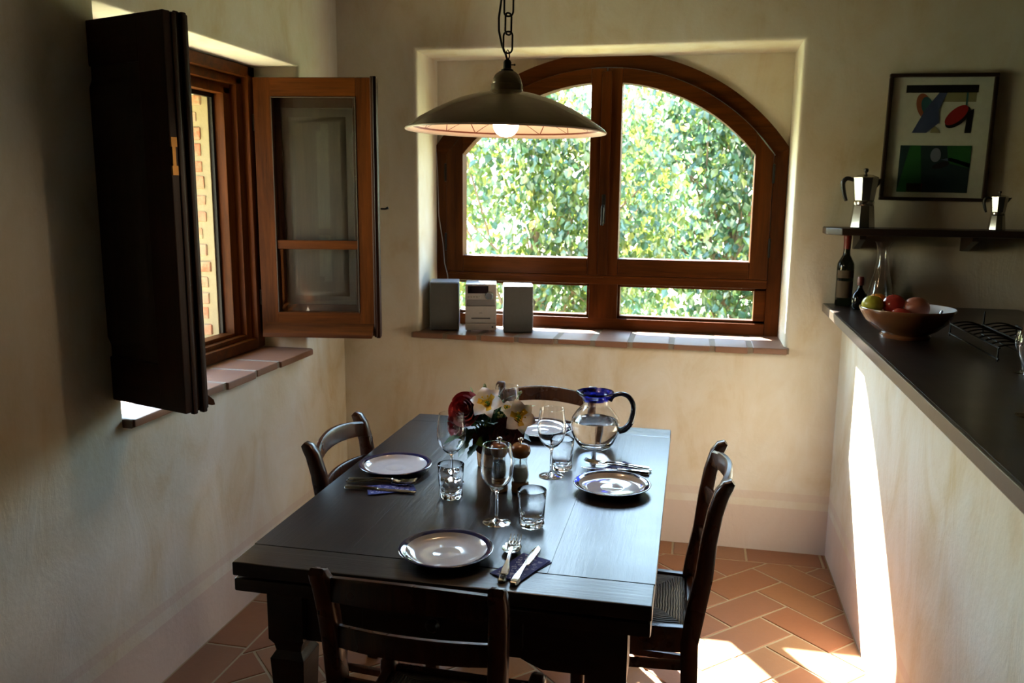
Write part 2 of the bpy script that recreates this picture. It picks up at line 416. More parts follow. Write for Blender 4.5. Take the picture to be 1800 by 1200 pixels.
ACX, ACZ = 1.2205, 1.221            # centre of the window arch
def arc(R, x0, x1, n):
    pts = []
    for k in range(n+1):
        x = x0+(x1-x0)*k/n; pts.append((x, ACZ+math.sqrt(max(0, R*R-(x-ACX)**2))))
    return pts
NX0, NX1, NZ0, NZ1 = .387, 2.066, .915, 2.235

def build_shell():
    # back wall with the deep window niche, plaster spandrels around the arched frame
    mb = MB(); annulus(mb, (-.6, 4.3, -.1, 2.95), (NX0, NX1, NZ0, NZ1), 'y', 0, .315, .022, 0)
    R = 1.030
    top = arc(R, NX0-.03, NX1+.03, 40)
    out = [(NX0-.03, 1.70)]+[p for p in top]+[(NX1+.03, 1.70)]
    # spandrel: polygon strip between arch and a rectangle above it
    A = []; B = []
    for x, z in top:
        A.append((x, z)); B.append((x, 2.32))
    for y0, y1 in ((.318, .43),):
        for (a, b), (c, d) in zip(zip(A, B), zip(A[1:], B[1:])):
            mb.prism([a, c, d, b], 'y', y0, y1)
    mb.box(-.6, NX0-.0, .315, .43, -.1, 2.95); mb.box(NX1+.0, 4.3, .315, .43, -.1, 2.95)
    mb.box(NX0, NX1, .315, .43, -.1, NZ0); mb.box(-.6, 4.3, .315, .43, 2.31, 2.95)
    w = mk('wall_back', mb, M['wall'], ang=50); tag(w, 'cream limewashed back wall with the arched window and a pinkish painted dado', 'wall', kind='structure')
    # left wall: inner layer with niche, outer layer with narrower brick-lined opening
    mb = MB(); annulus(mb, (-6.5, 0, -.1, 2.95), (-1.655, -.400, .895, 2.117), 'x', -.215, 0, .014, 0)
    annulus(mb, (-6.5, .0, -.1, 2.95), (-1.56, -.60, .90, 1.985), 'x', -.62, -.30)
    mb.box(-.30, -.215, -6.5, -1.66, -.1, 2.95); mb.box(-.30, -.215, -.43, 0, -.1, 2.95)
    mb.box(-.30, -.215, -1.66, -.43, -.1, .895); mb.box(-.30, -.215, -1.66, -.43, 2.118, 2.95)
    wl = mk('wall_left', mb, M['wall_left'], ang=50); tag(wl, 'shadowy cream plaster wall on the left holding the small shuttered window', 'wall', kind='structure')
    # yellowish mortar bed with bricks on the far outer jamb
    mb = MB(); mb.box(-.62, -.305, -.612, -.598, .90, 1.99)
    mk('brick_mortar', mb, M['mortar'], wl, label='sandy yellow mortar around the outer bricks')
    z = .925
    while z < 1.97:
        x1 = -.338+random.choice((0, 0, -.02, .008))+random.uniform(-.010, .006)
        h = .047+random.uniform(-.006, .006)
        while x1 > -.60:
            x0 = max(-.615, x1-random.choice((.255, .255, .125))+random.uniform(-.01, .01))
            mb = MB(); mb.box(x0, x1, -.6175+random.uniform(-.001, .002), -.606, z, z+h, .006, 2)
            for v in mb.b.verts: v.co += Vector((random.uniform(-.002, .002), 0, random.uniform(-.002, .002)))
            mk('brick', mb, M['brick'], wl); x1 = x0-.013
        z += .0685+random.uniform(-.003, .003)
    mb = MB(); mb.box(-.62, -.305, -1.561, -1.552, .90, 1.985); mk('added_jamb_lining', mb, M['bark'], wl, label='dark lining added on the unseen near outer jamb to cut its glare')  # unseen lining, added to darken the sunlit jamb mirrored in the open sash
    # low wall under the counter, rest of the room behind and beside the camera
    mb = MB(); mb.box(2.30, 2.42, -3.6, 0, -.1, 1.111)
    tag(mk('wall_right', mb, M['wall'], ang=50), 'low pale half wall under the dark counter', 'wall', kind='structure')
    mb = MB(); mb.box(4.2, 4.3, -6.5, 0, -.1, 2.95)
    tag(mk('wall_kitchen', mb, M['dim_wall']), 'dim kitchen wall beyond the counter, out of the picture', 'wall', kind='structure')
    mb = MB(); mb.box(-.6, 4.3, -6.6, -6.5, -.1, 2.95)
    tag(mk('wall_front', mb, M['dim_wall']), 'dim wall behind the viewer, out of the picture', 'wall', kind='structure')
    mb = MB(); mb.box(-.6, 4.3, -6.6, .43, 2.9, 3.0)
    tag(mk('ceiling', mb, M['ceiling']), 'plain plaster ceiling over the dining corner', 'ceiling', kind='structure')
build_shell()

def clip(poly, a, b, c):                  # keep a*x+b*y<=c
    out = []
    for i in range(len(poly)):
        p, q = poly[i], poly[(i+1) % len(poly)]
        dp, dq = a*p[0]+b*p[1]-c, a*q[0]+b*q[1]-c
        if dp <= 0: out.append(p)
        if dp*dq < 0:
            t = dp/(dp-dq); out.append((p[0]+(q[0]-p[0])*t, p[1]+(q[1]-p[1])*t))
    return out
def build_floor():
    mb = MB(); mb.box(-.6, 2.36, -3.3, .43, -.15, -.0035)
    fl = mk('floor', mb, M['grout'], ang=0); tag(fl, 'terracotta tile floor in herringbone with pale grout', 'floor', kind='structure')
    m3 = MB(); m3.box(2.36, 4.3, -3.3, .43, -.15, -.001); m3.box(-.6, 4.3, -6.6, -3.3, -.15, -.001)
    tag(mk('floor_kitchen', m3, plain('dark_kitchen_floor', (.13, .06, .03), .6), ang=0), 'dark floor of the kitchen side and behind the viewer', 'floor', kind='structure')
    def tile(poly, g=.0050):
        cx = sum(p[0] for p in poly)/len(poly); cy = sum(p[1] for p in poly)/len(poly)
        area = abs(sum(poly[i][0]*poly[(i+1) % len(poly)][1]-poly[(i+1) % len(poly)][0]*poly[i][1] for i in range(len(poly))))/2
        if area < .0012: return
        # inset by moving every edge inwards
        def inset(d):
            q = poly
            n = len(poly)
            ccw = sum(poly[i][0]*poly[(i+1) % n][1]-poly[(i+1) % n][0]*poly[i][1] for i in range(n)) > 0
            for i in range(n):
                p0, p1 = poly[i], poly[(i+1) % n]; ex, ey = p1[0]-p0[0], p1[1]-p0[1]; L = math.hypot(ex, ey)
                if L < 1e-6: continue
                nx, ny = (ey/L, -ex/L) if ccw else (-ey/L, ex/L)
                q = clip(q, nx, ny, nx*p0[0]+ny*p0[1]-d)
                if len(q) < 3: return None
            return q
        A = inset(g); 
        if not A: return
        mx = sum(p[0] for p in A)/len(A); my = sum(p[1] for p in A)/len(A)
        B = [(mx+(p[0]-mx)*.985, my+(p[1]-my)*.985) for p in A]
        dz = random.uniform(-.0008, .0004)
        m2 = MB(); a = [m2.v((p[0], p[1], -.006)) for p in A]; b = [m2.v((p[0], p[1], -.0018+dz)) for p in A]; c = [m2.v((p[0], p[1], dz)) for p in B]
        n = len(A)
        for i in range(n):
            j = (i+1) % n; m2.face((a[i], a[j], b[j], b[i])); m2.face((b[i], b[j], c[j], c[i]))
        m2.face(c)
        mk('tile', m2, M['tile'], fl, ang=8)
    XL, XR, YB, YF = .165, 2.30, -.148, -3.3
    w = .1565; s2 = math.sqrt(2)
    u0, v0 = (2.136+.491)/s2, (2.136-.491)/s2          # centre of one tile lying along u=(1,-1)
    def add(cu, cv, hu, hv):
        q = [(cu-hu, cv-hv), (cu+hu, cv-hv), (cu+hu, cv+hv), (cu-hu, cv+hv)]
        poly = [((u+v)/s2, (v-u)/s2) for u, v in q]
        for a, b, c in ((1, 0, XR), (-1, 0, -XL), (0, 1, YB), (0, -1, -YF)):
            poly = clip(poly, a, b, c)
            if len(poly) < 3: return
        tile(poly)
    for i in range(-30, 31):
        for j in range(-16, 17):
            cu, cv = u0+w*(i+2*j), v0+w*(-i+2*j)
            x, y = (cu+cv)/s2, (cv-cu)/s2
            if x < -.6 or x > 2.9 or y > .7 or y < -4.0: continue
            add(cu, cv, w, w/2); add(cu-.5*w, cv-1.5*w, w/2, w)
    x = .32
    while x < 2.28:                                    # border course along the back wall
        tile([(x, YB), (min(x+.326, 2.298), YB), (min(x+.326, 2.298), -.003), (x, -.003)]); x += .326
    y = -.003
    while y > -3.2:                                    # border course along the left wall
        tile([(.003, y-.326), (XL, y-.326), (XL, y), (.003, y)]); y -= .326
build_floor()

# ------------------------------------------------------------------ arched window
def build_window_back():
    r = thing('window_1', 'wide arched chestnut wood window looking onto sunlit greenery', 'window', (0, 0, 0), kind='structure')
    FX0, FX1 = .378, 2.063
    def band(R0, R1, xa, xb, y0, y1, n=28):
        # arch segment between radii R0<R1, from x angle xa to xb given as angles
        m = MB(); prev = None
        for k in range(n+1):
            a = xa+(xb-xa)*k/n; c, s = math.cos(a), math.sin(a)
            ring = [m.v((ACX+R*c, y, ACZ+R*s)) for R, y in ((R0, y0), (R1, y0), (R1, y1), (R0, y1))]
            if prev:
                for i in range(4): m.face((prev[i], prev[(i+1) % 4], ring[(i+1) % 4], ring[i]))
            else: m.face(ring)
            prev = ring
        m.face(prev[::-1]); return m
    # fixed frame: jambs, arch head, lower members
    aR = math.acos((FX1-ACX)/1.034); 
    zs = ACZ+1.034*math.sin(aR)
    m = MB(); m.prism([(FX0, .935), (FX0+.062, .935), (FX0+.062, 1.785), (FX0+.0555, 1.781), (FX0, 1.820)], 'y', .295, .375, .003); mk('jamb', m, M['win'], r)
    m = MB(); m.prism([(FX1, .935), (FX1, 1.820), (FX1-.0555, 1.781), (FX1-.062, 1.785), (FX1-.062, .935)], 'y', .295, .375, .003); mk('jamb', m, M['win'], r)
    mk('arch_head', band(.966, 1.034, aR, PI-aR, .295, .375, 40), M['winx'], r)
    m = MB(); m.box(FX0+.062, FX1-.062, .285, .375, 1.168, 1.212, .004); m.box(FX0+.062, FX1-.062, .275, .30, 1.200, 1.212, .003); mk('transom', m, M['winx'], r)
    m = MB(); m.box(FX0+.062, FX1-.062, .295, .375, .935, 1.0, .004); mk('bottom_rail', m, M['winx'], r)
    m = MB(); m.box(1.163, 1.303, .295, .375, .998, 1.17, .004); mk('lower_mullion', m, M['win'], r)
    # beads round the lower lights
    for x0, x1 in ((FX0+.062, 1.163), (1.303, FX1-.062)):
        g0, g1 = x0+.036 if x0 < 1 else x0+.0, x1-.0 if x1 < 1.5 else x1-.042
        m = MB(); m.box(x0, x1, .31, .36, 1.155, 1.17, .002); m.box(x0, x1, .31, .36, .998, 1.014, .002); m.box(x0, g0+.012, .31, .36, 1.0, 1.17, .002); m.box(g1-.012, x1, .31, .36, 1.0, 1.17, .002)
        mk('glazing_bead', m, M['winx'], r)
        m = MB(); m.box(g0+.005, g1-.005, .333, .337, 1.008, 1.163); mk('pane', m, M['pane'], r, ang=0)
    # two casements
    for sg in (-1, 1):
        if sg < 0: x0, x1, xo = FX0+.065, 1.2265, FX0+.060
        else: x0, x1, xo = 1.2295, FX1-.065, FX1-.060
        g0, g1 = (.529, 1.154) if sg < 0 else (1.301, 1.915)
        cs = thing('casement', '', '')
        for k in ('label', 'category'): del cs[k]
        cs.parent = r
        y0, y1 = .272, .352
        zo = lambda x, R: ACZ+math.sqrt(max(0, R*R-(x-ACX)**2))
        # outer stile, meeting stile, bottom rail, curved head
        m = MB(); a, b = (x0, g0) if sg < 0 else (g1, x1)
        pts = [(a, 1.213), (b, 1.213), (b, zo(b, .961)), (a, zo(a, .961))]
        m.prism(pts, 'y', y0, y1, .004); mk('stile', m, M['win'], cs)
        m = MB(); a, b = (g1, x1) if sg < 0 else (x0, g0)
        m.prism([(a, 1.213), (b, 1.213), (b, zo(b, .961)), (a, zo(a, .961))], 'y', y0, y1, .004); mk('stile', m, M['win'], cs)
        m = MB(); m.box(g0, g1, y0, y1, 1.213, 1.295, .004); mk('rail', m, M['winx'], cs)
        if sg < 0: a0, a1 = PI-math.acos((ACX-g0)/.89), math.acos((g1-ACX)/.89)
        else: a0, a1 = math.acos((g0-ACX)/.89), math.acos((g1-ACX)/.89)
        m = MB(); n = 26; prev = None
        for k in range(n+1):
            x = g0+(g1-g0)*k/n; zi, zt = zo(x, .892), zo(x, .961)
            ring = [m.v(p) for p in ((x, y0, zi+.004), (x, y0, zt), (x, y1, zt), (x, y1, zi+.004), (x, (y0+y1)/2, zi))]
            if prev:
                for i in range(5): m.face((prev[i], prev[(i+1) % 5], ring[(i+1) % 5], ring[i]))
            else: m.face(ring)
            prev = ring
        m.face(prev[::-1]); mk('arched_rail', m, M['winx'], cs)
        # pane
        pts = [(g0-.006, 1.288), (g1+.006, 1.288)]+[(x, z+.006) for x, z in reversed(arc(.892, g0-.006, g1+.006, 24))]
        m = MB(); m.prism(pts, 'y', .328, .332); mk('pane', m, M['pane'], cs, ang=0)
    # cover strip between the casements, espagnolette handle, hinges
    m = MB(); m.box(1.205, 1.252, .258, .274, 1.213, 2.165, .005); mk('cover_strip', m, M['win'], r)
    m = MB(); m.box(1.219, 1.237, .252, .26, 1.46, 1.60, .004); m.tube([(1.228, .252, 1.545), (1.228, .228, 1.545), (1.228, .220, 1.53), (1.226, .222, 1.455)], [.007, .007, .008, .006], 8); mk('window_handle', m, M['iron'], r)
    for x, z in ((2.0, 1.36), (2.0, 1.70), (.441, 1.36), (.441, 1.70)):
        m = MB(); m.lathe([(0, -.045), (.006, -.042), (.006, .042), (0, .045)], 10, (x, .270, z)); mk('hinge', m, M['iron'], r)
    # cable tacked down the left jamb
    t = MB(); t.tube([(.388, .289, 1.80), (.394, .289, 1.70), (.399, .289, 1.49), (.422, .288, 1.345), (.430, .285, 1.25), (.45, .27, 1.19), (.462, .235, 1.165)], .0022, 6)
    tag(mk('cable', t, M['speaker_case']), 'thin grey cable hanging down the left jamb of the arched window', 'cable')
build_window_back()

def sill(name, label, joints, along, d0, d1, z0, z1):
    # row of brick headers bedded in mortar; along 'x' or 'y'
    mb = MB(); a0, a1 = joints[0], joints[-1]
    if along == 'x': mb.box(a0+.004, a1-.004, d0+.006, d1, z0+.002, z1-.0025)
    else: mb.box(d0, d1-.006, a0+.004, a1-.004, z0+.002, z1-.0025)
    r = mk(name, mb, M['sill_mortar']); tag(r, label, 'window sill', kind='structure')
    for a, b in zip(joints, joints[1:]):
        g = .011; j = random.uniform(-.005, .005); dz = random.uniform(-.0025, .0)
        m = MB()
        if along == 'x': m.box(a+g, b-g, d0+j, d1-.002, z0+random.uniform(-.003, .004), z1+dz, .005, 2)
        else: m.box(d0+.002, d1+j, a+g, b-g, z0+random.uniform(-.003, .004), z1+dz, .005, 2)
        mk('brick', m, M['sill_brick'], r)
sill('trim_1', 'row of worn brick headers as the sill of the arched window', [.352, .523, .688, .868, 1.053, 1.225, 1.394, 1.578, 1.759, 1.921, 2.088], 'x', -.035, .33, .917, .945)
sill('trim_2', 'worn brick sill of the small shuttered window', [-1.665, -1.36, -1.14, -.92, -.737, -.418], 'y', -.30, .035, .892, .922)

# ------------------------------------------------------------------ left window with its two open casements and shutters
def build_window_left():
    r = thing('window_2', 'small chestnut window with both casements swung open into the room', 'window', kind='structure')
    Y0, Y1, Z0, Z1 = -1.652, -.438, .925, 2.112
    steps = [(-.265, -.185, 0, .058), (-.285, -.215, .05, .10), (-.302, -.245, .092, .150)]
    for (xa, xb, i0, i1), nm in zip(steps, ('outer_frame', 'rebate_frame', 'stop_frame')):
        zb = Z0; 
        for part, bx in (('jamb', (Y0+i0, Y0+i1, zb, Z1-i0)), ('jamb', (Y1-i1, Y1-i0, zb, Z1-i0))):
            m = MB(); m.box(xa, xb, *bx, .004); mk(part, m, M['win'], r)
        m = MB(); m.box(xa, xb, Y0+i0, Y1-i0, Z1-i1*.8, Z1-i0*.8, .004); mk('head', m, M['winx'], r)
        m = MB(); m.box(xa, xb, Y0+i1-.002, Y1-i1+.002, zb, zb+.045+i0*.35, .004); mk('bottom_rail', m, M['winx'], r)
    m = MB(); m.box(-.306, -.29, Y1-.166, Y1-.148, .95, 2.0); m.box(-.306, -.29, Y0+.15, Y1-.15, 1.975, 1.998); m.box(-.306, -.29, Y0+.15, Y1-.15, .965, .985)
    mk('weather_strip', m, M['iron'], r)
    def casement(mirror):
        s = -1 if mirror else 1       # s=1: outer (glass) face towards -y, shutter on the +y side
        cs = bpy.data.objects.new('casement', None); COL.objects.link(cs); cs.parent = r
        W, H = .528, 1.082
        def B(m, x0, x1, a, b, z0, z1, bev=.004):
            y0, y1 = sorted((a*s, b*s)); m.box(x0, x1, y0, y1, z0, z1, bev)
        for x0, x1 in ((0, .074), (.432, .502)):
            m = MB(); B(m, x0, x1, -.022, .022, 0, H); mk('stile', m, M['win'], cs)
        m = MB(); B(m, .072, .434, -.022, .022, H-.078, H); mk('rail', m, M['winx'], cs)
        m = MB(); B(m, .072, .434, -.022, .022, 0, .10); mk('rail', m, M['winx'], cs)
        m = MB(); B(m, .072, .434, -.018, .012, .372, .410); mk('glazing_bar', m, M['winx'], cs)
        m = MB(); B(m, .074, .078, -.025, -.012, .10, H-.08, .001); B(m, .428, .432, -.025, -.012, .10, H-.08, .001); B(m, .074, .432, -.025, -.012, H-.082, H-.078, .001); mk('glazing_bead', m, M['panel'], cs)
        for z0, z1 in ((.098, .374), (.408, H-.076)):
            m = MB(); B(m, .07, .436, -.002, .002, z0, z1, 0); mk('pane', m, M['pane'], cs, ang=0)
        # moulded edge and weather board
        m = MB(); B(m, .495, .507, -.034, -.018, -.004, H+.004); B(m, .50, .519, -.020, -.004, -.010, H+.006); B(m, .50, .508, -.006, .012, -.004, H+.008); B(m, .50, .516, .010, .026, -.010, H+.002); mk('edge_moulding', m, M['shutter'], cs)
        m = MB(); m.prism([(-.020*s, .055), (-.066*s, .012), (-.070*s, -.004), (-.060*s, -.004), (-.020*s, .012)], 'x', .016, .492, .002); mk('drip_board', m, M['winx'], cs)
        # inner shutter
        sh = thing('shutter', '', '')
        for k in ('label', 'category'): del sh[k]
        sh.parent = cs
        a, b = .024, .050
        for x0, x1 in ((-.004, .10), (.405, .512)):
            m = MB(); B(m, x0, x1, a, b, -.004, H+.004); mk('shutter_stile', m, M['shutter'], cs)
        for z0, z1 in ((-.004, .13), (H-.12, H+.004)):
            m = MB(); B(m, .098, .407, a, b, z0, z1); mk('shutter_rail', m, M['shutterx'], cs)
        m = MB(); B(m, .10, .405, a+.008, b-.008, .13, H-.12, 0)
        # raised field
        x0, x1, z0, z1 = .155, .35, .19, H-.18
        for e0, e1 in ((a+.008, a-.004), (b-.008, b+.004)):
            y0, y1 = e0*s, e1*s
            q = [(x0-.025, z0-.025), (x1+.025, z0-.025), (x1+.025, z1+.025), (x0-.025, z1+.025)]; p = [(x0, z0), (x1, z0), (x1, z1), (x0, z1)]
            A = [m.v((u, y0, w)) for u, w in q]; Bv = [m.v((u, y1, w)) for u, w in p]
            for i in range(4): m.face((A[i], A[(i+1) % 4], Bv[(i+1) % 4], Bv[i]))
            m.face(Bv)
        mk('shutter_panel', m, M['panel'], cs)
        bpy.data.objects.remove(sh)
        for z in (.16, .90):
            m = MB(); m.lathe([(0, -.035), (.007, -.032), (.007, .032), (0, .035)], 10, (-.008, 0, z)); mk('hinge', m, M['iron'], cs)
        return cs
    a = casement(False); a.location = (-.172, -.466, .985); a.rotation_euler = (0, 0, math.radians(9))
    m = MB(); m.tube([(.515, .05, .545), (.535, .05, .545), (.548, .05, .55)], [.004, .004, .006], 8); mk('catch_pin', m, M['iron'], a)
    b = casement(True); b.location = (-.170, -1.588, .993); b.rotation_euler = (0, 0, math.radians(-18)); b.scale = (1, 1, .98)
    m = MB()
    m.box(.512, .518, -.050, -.032, .66, .685); m.box(.512, .518, -.050, -.032, .735, .76); m.box(.512, .516, -.046, -.036, .68, .74)
    mk('bolt_keeper', m, M['brass'], b)
build_window_left()
# thin wire outside the small window
t = MB(); t.tube([(-.52, -.72, 1.98), (-.48, -.71, 1.75), (-.40, -.68, 1.30), (-.36, -.66, 1.02)], .0016, 6)
tag(mk('wire', t, M['iron']), 'thin dark wire slanting across the bricks outside the small window', 'wire')

# ------------------------------------------------------------------ counter, shelf
def build_counter():
    ct = thing('countertop', 'long dark wooden bar top running along the low right wall', 'countertop', (0, 0, 0))
    m = MB(); m.prism([(2.2225, -.002), (2.1745, -3.6), (2.98, -3.6), (2.98, -.002)], 'z', 1.111, 1.146, .001); mk('top', m, M['counter'], ct)
    m = MB(); m.prism([(2.212, -.002), (2.164, -3.6), (2.1743, -3.6), (2.2223, -.002)], 'z', 1.111, 1.1465, .003); mk('edging', m, plain('taupe_edging_wood', (.075, .056, .040), .28, 0, .05, Specular_IOR_Level=.7), ct, label='lighter brown front edging')
    m = MB(); m.box(2.44, 2.95, -3.6, -.002, .10, 1.108, .003); m.box(2.44, 2.90, -3.6, -.002, 0, .11)
    m2 = thing('counter_cabinet', 'dark base cabinet under the kitchen side of the bar top', 'cabinet', (0, 0, 0))
    mk('carcass', m, M['shelf'], m2)
    for k in range(6):
        d = MB(); d.box(2.95, 2.968, -.02-.595*(k+1)+.008, -.02-.595*k-.004, .12, 1.09, .003); dd = mk('door', d, M['counter'], m2)
        h = MB(); h.tube([(2.968, -.3-.595*k, .95), (2.99, -.3-.595*k, .95), (2.99, -.3-.595*k, .85), (2.968, -.3-.595*k, .85)], .005, 6); mk('handle', h, M['iron'], dd)
    s = thing('wall_shelf', 'long dark wooden wall shelf carrying the two coffee pots', 'shelf', (2.19, 0, 1.445))
    m = MB(); m.prism([(.0, -.002), (.0, -.11), (.05, -.185), (1.6, -.185), (1.6, -.002)], 'z', 0, .029, .005); mk('board', m, M['shelf'], s)
    for x in (.125, .545, 1.05, 1.45):
        b = MB(); b.prism([(-.002, 0), (-.155, 0), (-.155, -.016), (-.03, -.062), (-.002, -.062)], 'x', x, x+.024); mk('bracket', b, M['shelf'], s)
build_counter()

def build_picture():
    r = thing('framed_print', 'narrow dark framed pair of abstract prints on the right of the back wall', 'picture', (2.607, -.004, 1.838), (0, math.radians(.6), 0))
    W, H = .405, .505
    for x0, x1, z0, z1 in ((-W/2, W/2, H/2-.014, H/2), (-W/2, W/2, -H/2, -H/2+.014), (-W/2, -W/2+.014, -H/2+.014, H/2-.014), (W/2-.014, W/2, -H/2+.014, H/2-.014)):
        m = MB(); m.box(x0, x1, -.022, 0, z0, z1, .003); mk('frame_bar', m, M['shelf'], r)
    m = MB(); m.box(-W/2+.012, W/2-.012, -.008, -.002, -H/2+.012, H/2-.012); mk('mat_board', m, M['white_paint'], r)
    pal = {'k': (.012, .012, .014), 'b': (.07, .09, .22), 'r': (.42, .02, .02), 'o': (.36, .10, .05), 'y': (.34, .30, .17), 't': (.05, .16, .20), 'g': (.02, .13, .03), 'd': (.015, .04, .05), 'l': (.22, .24, .34), 's': (.09, .14, .24)}
    pm = {k: plain('print_ink_'+n, c, .6) for (k, c), n in zip(pal.items(), ('black', 'blue', 'red', 'orange', 'sand', 'teal', 'green', 'deep', 'lilac', 'sky'))}
    def flat(pts, k, y):
        m = MB(); m.prism(pts, 'y', y-.0004, y); mk('printed_shape', m, pm[k], r, ang=0)
    def ell(cx, cz, a, b, rot, n=28):
        return [(cx+a*math.cos(t)*math.cos(rot)-b*math.sin(t)*math.sin(rot), cz+a*math.cos(t)*math.sin(rot)+b*math.sin(t)*math.cos(rot)) for t in (2*PI*i/n for i in range(n))]
    Y = -.0086
    flat([(-.135, .178), (.135, .178), (.135, .208), (-.135, .208)], 'k', Y)
    flat([(.0, .142), (.13, .142), (.13, .178), (.0, .178)], 'y', Y)
    flat(ell(-.062, .125, .028, .052, .3), 'o', Y-.0004); flat(ell(-.05, .125, .022, .038, .3), 't', Y-.0008)
    flat([(-.10, .02), (-.055, .115), (-.01, .178), (.02, .178), (-.005, .11), (.0, .06), (-.045, .02)], 'b', Y-.0012)
    flat([(-.03, .02), (-.02, .055), (.01, .02)], 'y', Y-.0004)
    flat(ell(.068, .082, .056, .028, .75), 'k', Y-.0008); flat(ell(.062, .09, .052, .025, .75), 'r', Y-.0014)
    flat([(.098, .02), (.122, .02), (.126, .115), (.103, .105)], 'k', Y)
    flat([(.092, .115), (.099, .115), (.099, .178), (.092, .178)], 't', Y-.001)
    flat([(-.137, -.218), (.132, -.218), (.132, -.03), (-.137, -.03)], 'd', Y)
    for q, k in (([(-.137, -.218), (-.04, -.218), (-.06, -.03), (-.10, -.03)], 'g'), ([(.05, -.10), (.132, -.12), (.132, -.03), (.04, -.03)], 'g'), ([(.02, -.085), (.06, -.078), (.132, -.10), (.132, -.118), (.07, -.096)], 's'), ([(-.10, -.216), (-.04, -.216), (-.04, -.183), (-.10, -.183)], 'r')):
        flat(q, k, Y-.0006)
    flat(ell(.0, -.068, .02, .028, 0), 'l', Y-.0010)
    flat(ell(.022, -.108, .034, .012, .3), 'k', Y-.0012)
    m = MB(); m.box(-W/2+.013, W/2-.013, -.0135, -.0120, -H/2+.013, H/2-.013); mk('pane', m, M['pane'], r, ang=0)
build_picture()

# ------------------------------------------------------------------ table
TX0, TX1, TY0, TY1, TZ = .660, 1.607, -2.192, -.834, .770
def build_table():
    r = thing('dining_table', 'heavy dark oak draw leaf dining table laid for four', 'table', ((TX0+TX1)/2, (TY0+TY1)/2, 0))
    w, l = (TX1-TX0)/2, (TY1-TY0)/2; e = .105
    n = 4; pw = 2*w/n
    for k in range(n):
        m = MB(); m.box(-w+k*pw+(.0 if k == 0 else .0002), -w+(k+1)*pw-(.0 if k == n-1 else .0002), -l+e, l-e, TZ-.034, TZ+(.0, -.0002, .0001, -.0001)[k], .0003)
        mk('plank', m, M['table'], r)
    for a, b in ((-l, -l+e-.0006), (l-e+.0006, l)):
        m = MB(); m.box(-w, w, a, b, TZ-.034, TZ, .004); mk('end_board', m, M['table_x'], r)
    for a, b in ((-l+.002, -l+.36), (l-.36, l-.002)):
        m = MB(); m.box(-w+.002, w-.002, a, b, TZ-.072, TZ-.040, .005); mk('draw_leaf', m, M['table_x'], r)
    m = MB(); m.box(-w+.05, w-.05, -.36, .36, TZ-.075, TZ-.034); mk('bearer', m, M['table_x'], r)
    ax, ay = w-.052, l-.058; lw = .088
    # apron boards with bracket ends, one drawer in the near end
    def apron(half):
        zt, zb = TZ-.072, .575; h = half-lw
        return [(-h, zt), (h, zt), (h, zb-.022), (h-.10, zb-.022), (h-.135, zb-.008), (h-.15, zb), (-h+.15, zb), (-h+.135, zb-.008), (-h+.10, zb-.022), (-h, zb-.022)]
    for sg in (-1, 1):
        m = MB(); y = sg*(ay-.03); m.prism(apron(ax), 'y', y-.012, y+.012); mk('apron', m, M['table_x'], r)
        m = MB(); x = sg*(ax-.03); m.prism(apron(ay), 'x', x-.012, x+.012); mk('apron', m, M['table'], r)
    d = MB(); d.box(-.19, .19, -(ay-.018)-.008, -(ay-.018)+.004, .60, .685, .004); dr = mk('drawer', d, M['table_x'], r)
    k = MB(); k.lathe([(0, .034), (.011, .032), (.017, .024), (.015, .016), (.008, .010), (.009, 0)], 20); k.xf(Matrix.Translation((-.012, -(ay-.018)-.008, .645)) @ Matrix.Rotation(PI/2, 4, 'X')); mk('knob', k, M['table'], dr)
    for sx in (-1, 1):
        for sy in (-1, 1):
            cx, cy = sx*(ax-lw/2), sy*(ay-lw/2); m = MB()
            def sq(z0, z1, h0, h1):
                A = [m.v((cx+a*h0, cy+b*h0, z0)) for a, b in ((-1, -1), (1, -1), (1, 1), (-1, 1))]; B = [m.v((cx+a*h1, cy+b*h1, z1)) for a, b in ((-1, -1), (1, -1), (1, 1), (-1, 1))]
                for i in range(4): m.face((A[i], A[(i+1) % 4], B[(i+1) % 4], B[i]))
                m.face(A[::-1]); m.face(B)
            h = lw/2
            sq(.555, TZ-.072, h, h); sq(.540, .556, h*.80, h); sq(.522, .541, h*.72, h*.80); sq(.505, .523, h*.97, h*.72)
            sq(.19, .506, h*.66, h*.97); sq(.17, .191, h*.9, h*.66); sq(.145, .171, h*1.0, h*1.0); sq(0, .146, h*.86, h*1.0)
            mk('leg', m, M['table'], r, ang=25)
build_table()

